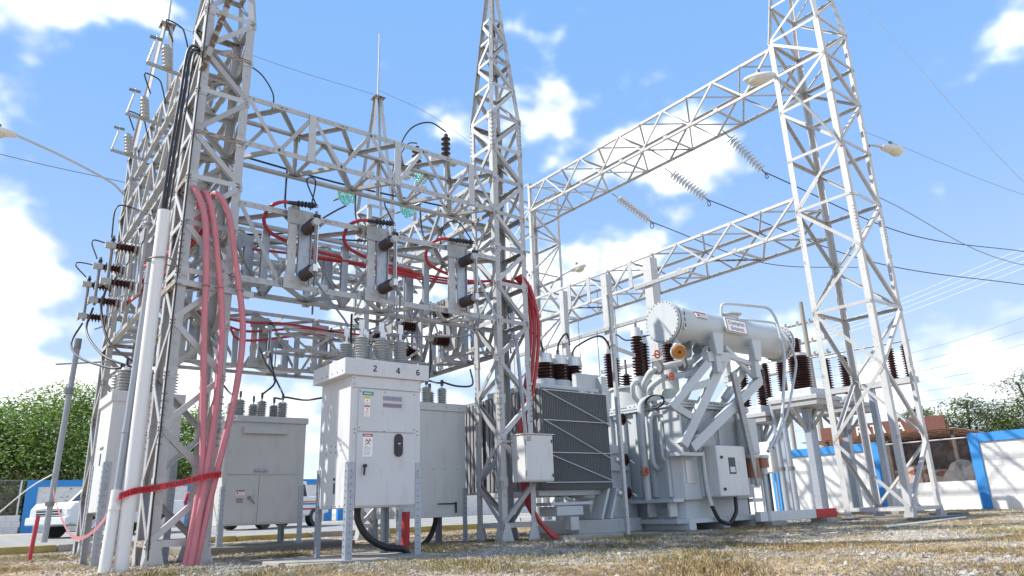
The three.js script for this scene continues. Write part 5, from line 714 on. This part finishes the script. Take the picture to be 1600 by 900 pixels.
function tree(name, label, u, v, h, rx, base, n, leaf, cols, group) {
  const t = thing(name, label, 'tree', u, 0, v, group), cl = [], limbs = [];
  const th = h * base; limbs.push(tubeGeo([P(u, -.1, v), P(u + rr(-.2, .2), th * .6, v), P(u + rr(-.4, .4), th * 1.2, v)], h * .028, 10, 8));
  const nc = Math.round(n / 120);
  for (let i = 0; i < nc; i++) { const a = rnd() * 6.283, r = Math.sqrt(rnd()) * rx, yy = th + (h - th) * Math.pow(rnd(), .7) * Math.sqrt(Math.max(.05, 1 - (r / rx) ** 2 * .85)); cl.push([u + Math.cos(a) * r, yy, v + Math.sin(a) * r, rr(.6, 1.1) * rx * .3]); }
  for (const c of cl.slice(0, 26)) limbs.push(tubeGeo([P(u, th * .75, v), P(u + (c[0] - u) * .4, th + (c[1] - th) * .55, v + (c[2] - v) * .4), P(c[0], c[1], c[2])], h * .008, 8, 5));
  mesh('trunk', merge(limbs), bark, t);
  const pos = new Float32Array(n * 18), nor = new Float32Array(n * 18), col = new Float32Array(n * 18), q = new THREE.Quaternion(), e = new THREE.Euler(), vv = [new THREE.Vector3(), new THREE.Vector3(), new THREE.Vector3(), new THREE.Vector3()], nn = new THREE.Vector3();
  for (let i = 0; i < n; i++) {
    const c = cl[i % nc], a = rnd() * 6.283, z = rr(-1, 1), r = Math.pow(rnd(), .45) * c[3], s = Math.sqrt(1 - z * z); const cx = c[0] + r * s * Math.cos(a) * 1.25, cy = c[1] + r * z * .55, cz = -(c[2] + r * s * Math.sin(a) * 1.25), L = leaf * rr(.6, 1.35);
    e.set(rr(-.8, .8), rnd() * 6.283, rr(-.5, .5)); q.setFromEuler(e); vv[0].set(-L, 0, 0); vv[1].set(0, 0, L * .42); vv[2].set(L, -.15 * L, 0); vv[3].set(0, 0, -L * .42); for (const w of vv) w.applyQuaternion(q); nn.set(0, 1, 0).applyQuaternion(q);
    const cc = cols[Math.floor(rnd() * cols.length)], k = rr(.8, 1.2);
    [0, 1, 2, 0, 2, 3].forEach((ix, j) => { const o = i * 18 + j * 3; pos[o] = cx + vv[ix].x; pos[o + 1] = cy + vv[ix].y; pos[o + 2] = cz + vv[ix].z; nor[o] = nn.x; nor[o + 1] = nn.y; nor[o + 2] = nn.z; col[o] = cc[0] * k; col[o + 1] = cc[1] * k; col[o + 2] = cc[2] * k; });
  }
  const g = new THREE.BufferGeometry(); g.setAttribute('position', new THREE.BufferAttribute(pos, 3)); g.setAttribute('normal', new THREE.BufferAttribute(nor, 3)); g.setAttribute('color', new THREE.BufferAttribute(col, 3)); mesh('crown', g, leafMat, t);
}
const leafMat = new THREE.MeshPhysicalMaterial({ vertexColors: true, roughness: .75, side: THREE.DoubleSide, transmission: .3, thickness: 0 });
const lush = [[.16, .27, .04], [.22, .34, .05], [.29, .39, .08], [.09, .17, .03]], olive = [[.15, .22, .05], [.2, .27, .07], [.26, .3, .11], [.09, .14, .04]];
tree('shade_tree', 'broad feathery green tree behind the far fence at the left edge', -4, 44, 8.2, 6.5, .06, 76000, .12, lush, 'trees behind the far wall'); tree('shade_tree', 'broad feathery green tree rising above the blue framed far wall', 3.2, 42, 8.9, 5.6, .06, 66000, .12, lush, 'trees behind the far wall'); tree('shade_tree', 'green tree seen between the left cabinet and the pink cables', 11, 43, 8.2, 4.8, .06, 34000, .14, lush, 'trees behind the far wall'); tree('shade_tree', 'lower dark tree at the far left behind the razor wire', -9.5, 40, 8, 5.5, .06, 36000, .15, lush, 'trees behind the far wall');
for (const [u, v, h, r, l] of [[46, 3.0, 7.2, 3.4, 'olive green tree at the right edge above the white wall'], [45, 6.6, 5.9, 3.2, 'bushy olive tree above the chain link fence'], [47, 10, 6.0, 2.2, 'small round tree behind the rusty shed lettering'], [44, -.5, 7.0, 3.6, 'olive tree beyond the right edge wall panel'], [50, 14, 4.6, 2.6, 'small tree behind the breaker stands']]) tree('shrub_tree', l, u, v, h, r, .03, 34000, .11, olive, 'trees behind the right wall');

// ---------------------------------------------------------------- grass, weeds, gravel
{
  const inPad = (u, v) => (u > 1.15 && u < 3.35 && v > -2.25 && v < -.45) || (u > 8.9 && u < 13 && v > -.1 && v < 2.6) || (u > 1.3 && u < 4.3 && v > 2.7 && v < 4.85) || (v > 9.0 && v < 27.2);
  const pos = [], nor = []; for (let k = 0; k < 7; k++) { const a = k * 2.4, lx = Math.cos(a), lz = Math.sin(a), le = .5 + .4 * (k % 3), w = .026, px = -lz * w, pz = lx * w, bx = lx * .12, bz = lz * .12, h = .4 + .6 * ((k * 7) % 5) / 4; const A = [bx + px, 0, bz + pz], B = [bx - px, 0, bz - pz], C = [bx + lx * le * .45 + px * .6, h * .62, bz + lz * le * .45 + pz * .6], D = [bx + lx * le * .45 - px * .6, h * .62, bz + lz * le * .45 - pz * .6], E = [bx + lx * le, h, bz + lz * le]; for (const q of [A, B, C, C, B, D, C, D, E]) { pos.push(...q); nor.push(lx * .5, .7, lz * .5); } }
  const g = new THREE.BufferGeometry(); g.setAttribute('position', new THREE.Float32BufferAttribute(pos, 3)); g.setAttribute('normal', new THREE.Float32BufferAttribute(nor, 3));
  const mat = new THREE.MeshStandardMaterial({ color: 0xffffff, roughness: .9, side: THREE.DoubleSide }); const list = [], stones = [], c = new THREE.Color();
  for (let i = 0; i < 300000 && list.length < 140000; i++) {
    const d = 5.2 + 24 * Math.pow(rnd(), 1.35), l = rr(-.82, .82) * d, u = -2.216 + .616 * d + .788 * l, v = -10.837 + .788 * d - .616 * l; if (inPad(u, v) || u > 26.4) continue;
    const n = fbm(u * .5, v * .5, 11, 4), n2 = fbm(u * 1.7, v * 1.7, 5, 3), q = sstep(.42, .6, n * .7 + n2 * .3), gr = sstep(.5, .6, fbm(u * .45 + 30, v * .45, 77, 3));
    const gravel = Math.exp(-(((u - 4.6) / 3.2) ** 2 + ((v + 2.2) / 1.3) ** 2)) * .8;
    if (rnd() < (1 - q * .5) * (1 - gravel * .85) && rnd() < .35 + .65 * sstep(.35, .65, vnoise(u * 1.1, v * 1.1, 90))) { const s = rr(.025, .066) * (.6 + 1.1 * vnoise(u * 1.3, v * 1.3, 40) ** 2); list.push([u, v, s, gr, rnd()]); }
    if (stones.length < 70000 && rnd() < .06 + q * .22 + gravel * .9) stones.push([u + rr(-.1, .1), v + rr(-.1, .1), rr(.006, .017) * (rnd() < .04 ? 2.2 : 1)]);
  }
  const im = new THREE.InstancedMesh(g, mat, list.length), mm = new THREE.Matrix4(), q = new THREE.Quaternion(), e = new THREE.Euler(); im.name = 'dry_grass'; im.userData = { kind: 'stuff', label: 'dry straw coloured grass with some green tufts over the yard', category: 'grass' };
  list.forEach(([u, v, s, gr, k], i) => { e.set(rr(-.2, .2), k * 6.283, rr(-.2, .2)); q.setFromEuler(e); mm.compose(P(u, gh(u, v) - .004, v), q, new THREE.Vector3(s * 1.2, s, s * 1.2)); im.setMatrixAt(i, mm); const t = rnd(); if (gr > .5 && t < .35) c.setRGB(.16 + .1 * t, .22 + .1 * t, .05); else if (t < .25) c.setRGB(.34, .23, .13); else c.setRGB(.68 + .14 * t, .53 + .12 * t, .28 + .1 * t); im.setColorAt(i, c); }); scene.add(im); im.castShadow = im.receiveShadow = true;
  const sg = new THREE.IcosahedronGeometry(1, 0), sm = new THREE.InstancedMesh(sg, M(1, 1, 1, { roughness: .95 }), stones.length); sm.name = 'gravel'; sm.userData = { kind: 'stuff', label: 'pale grey gravel scattered between the dry grass', category: 'gravel' };
  stones.forEach(([u, v, s], i) => { e.set(rnd() * 6, rnd() * 6, rnd() * 6); q.setFromEuler(e); mm.compose(P(u, gh(u, v) + s * .2, v), q, new THREE.Vector3(s * rr(.8, 1.4), s * rr(.5, .9), s)); sm.setMatrixAt(i, mm); const k = rr(.2, .46); c.setRGB(k, k * .93, k * .83); sm.setColorAt(i, c); }); scene.add(sm); sm.castShadow = sm.receiveShadow = true;
}
renderer.render(scene, camera);
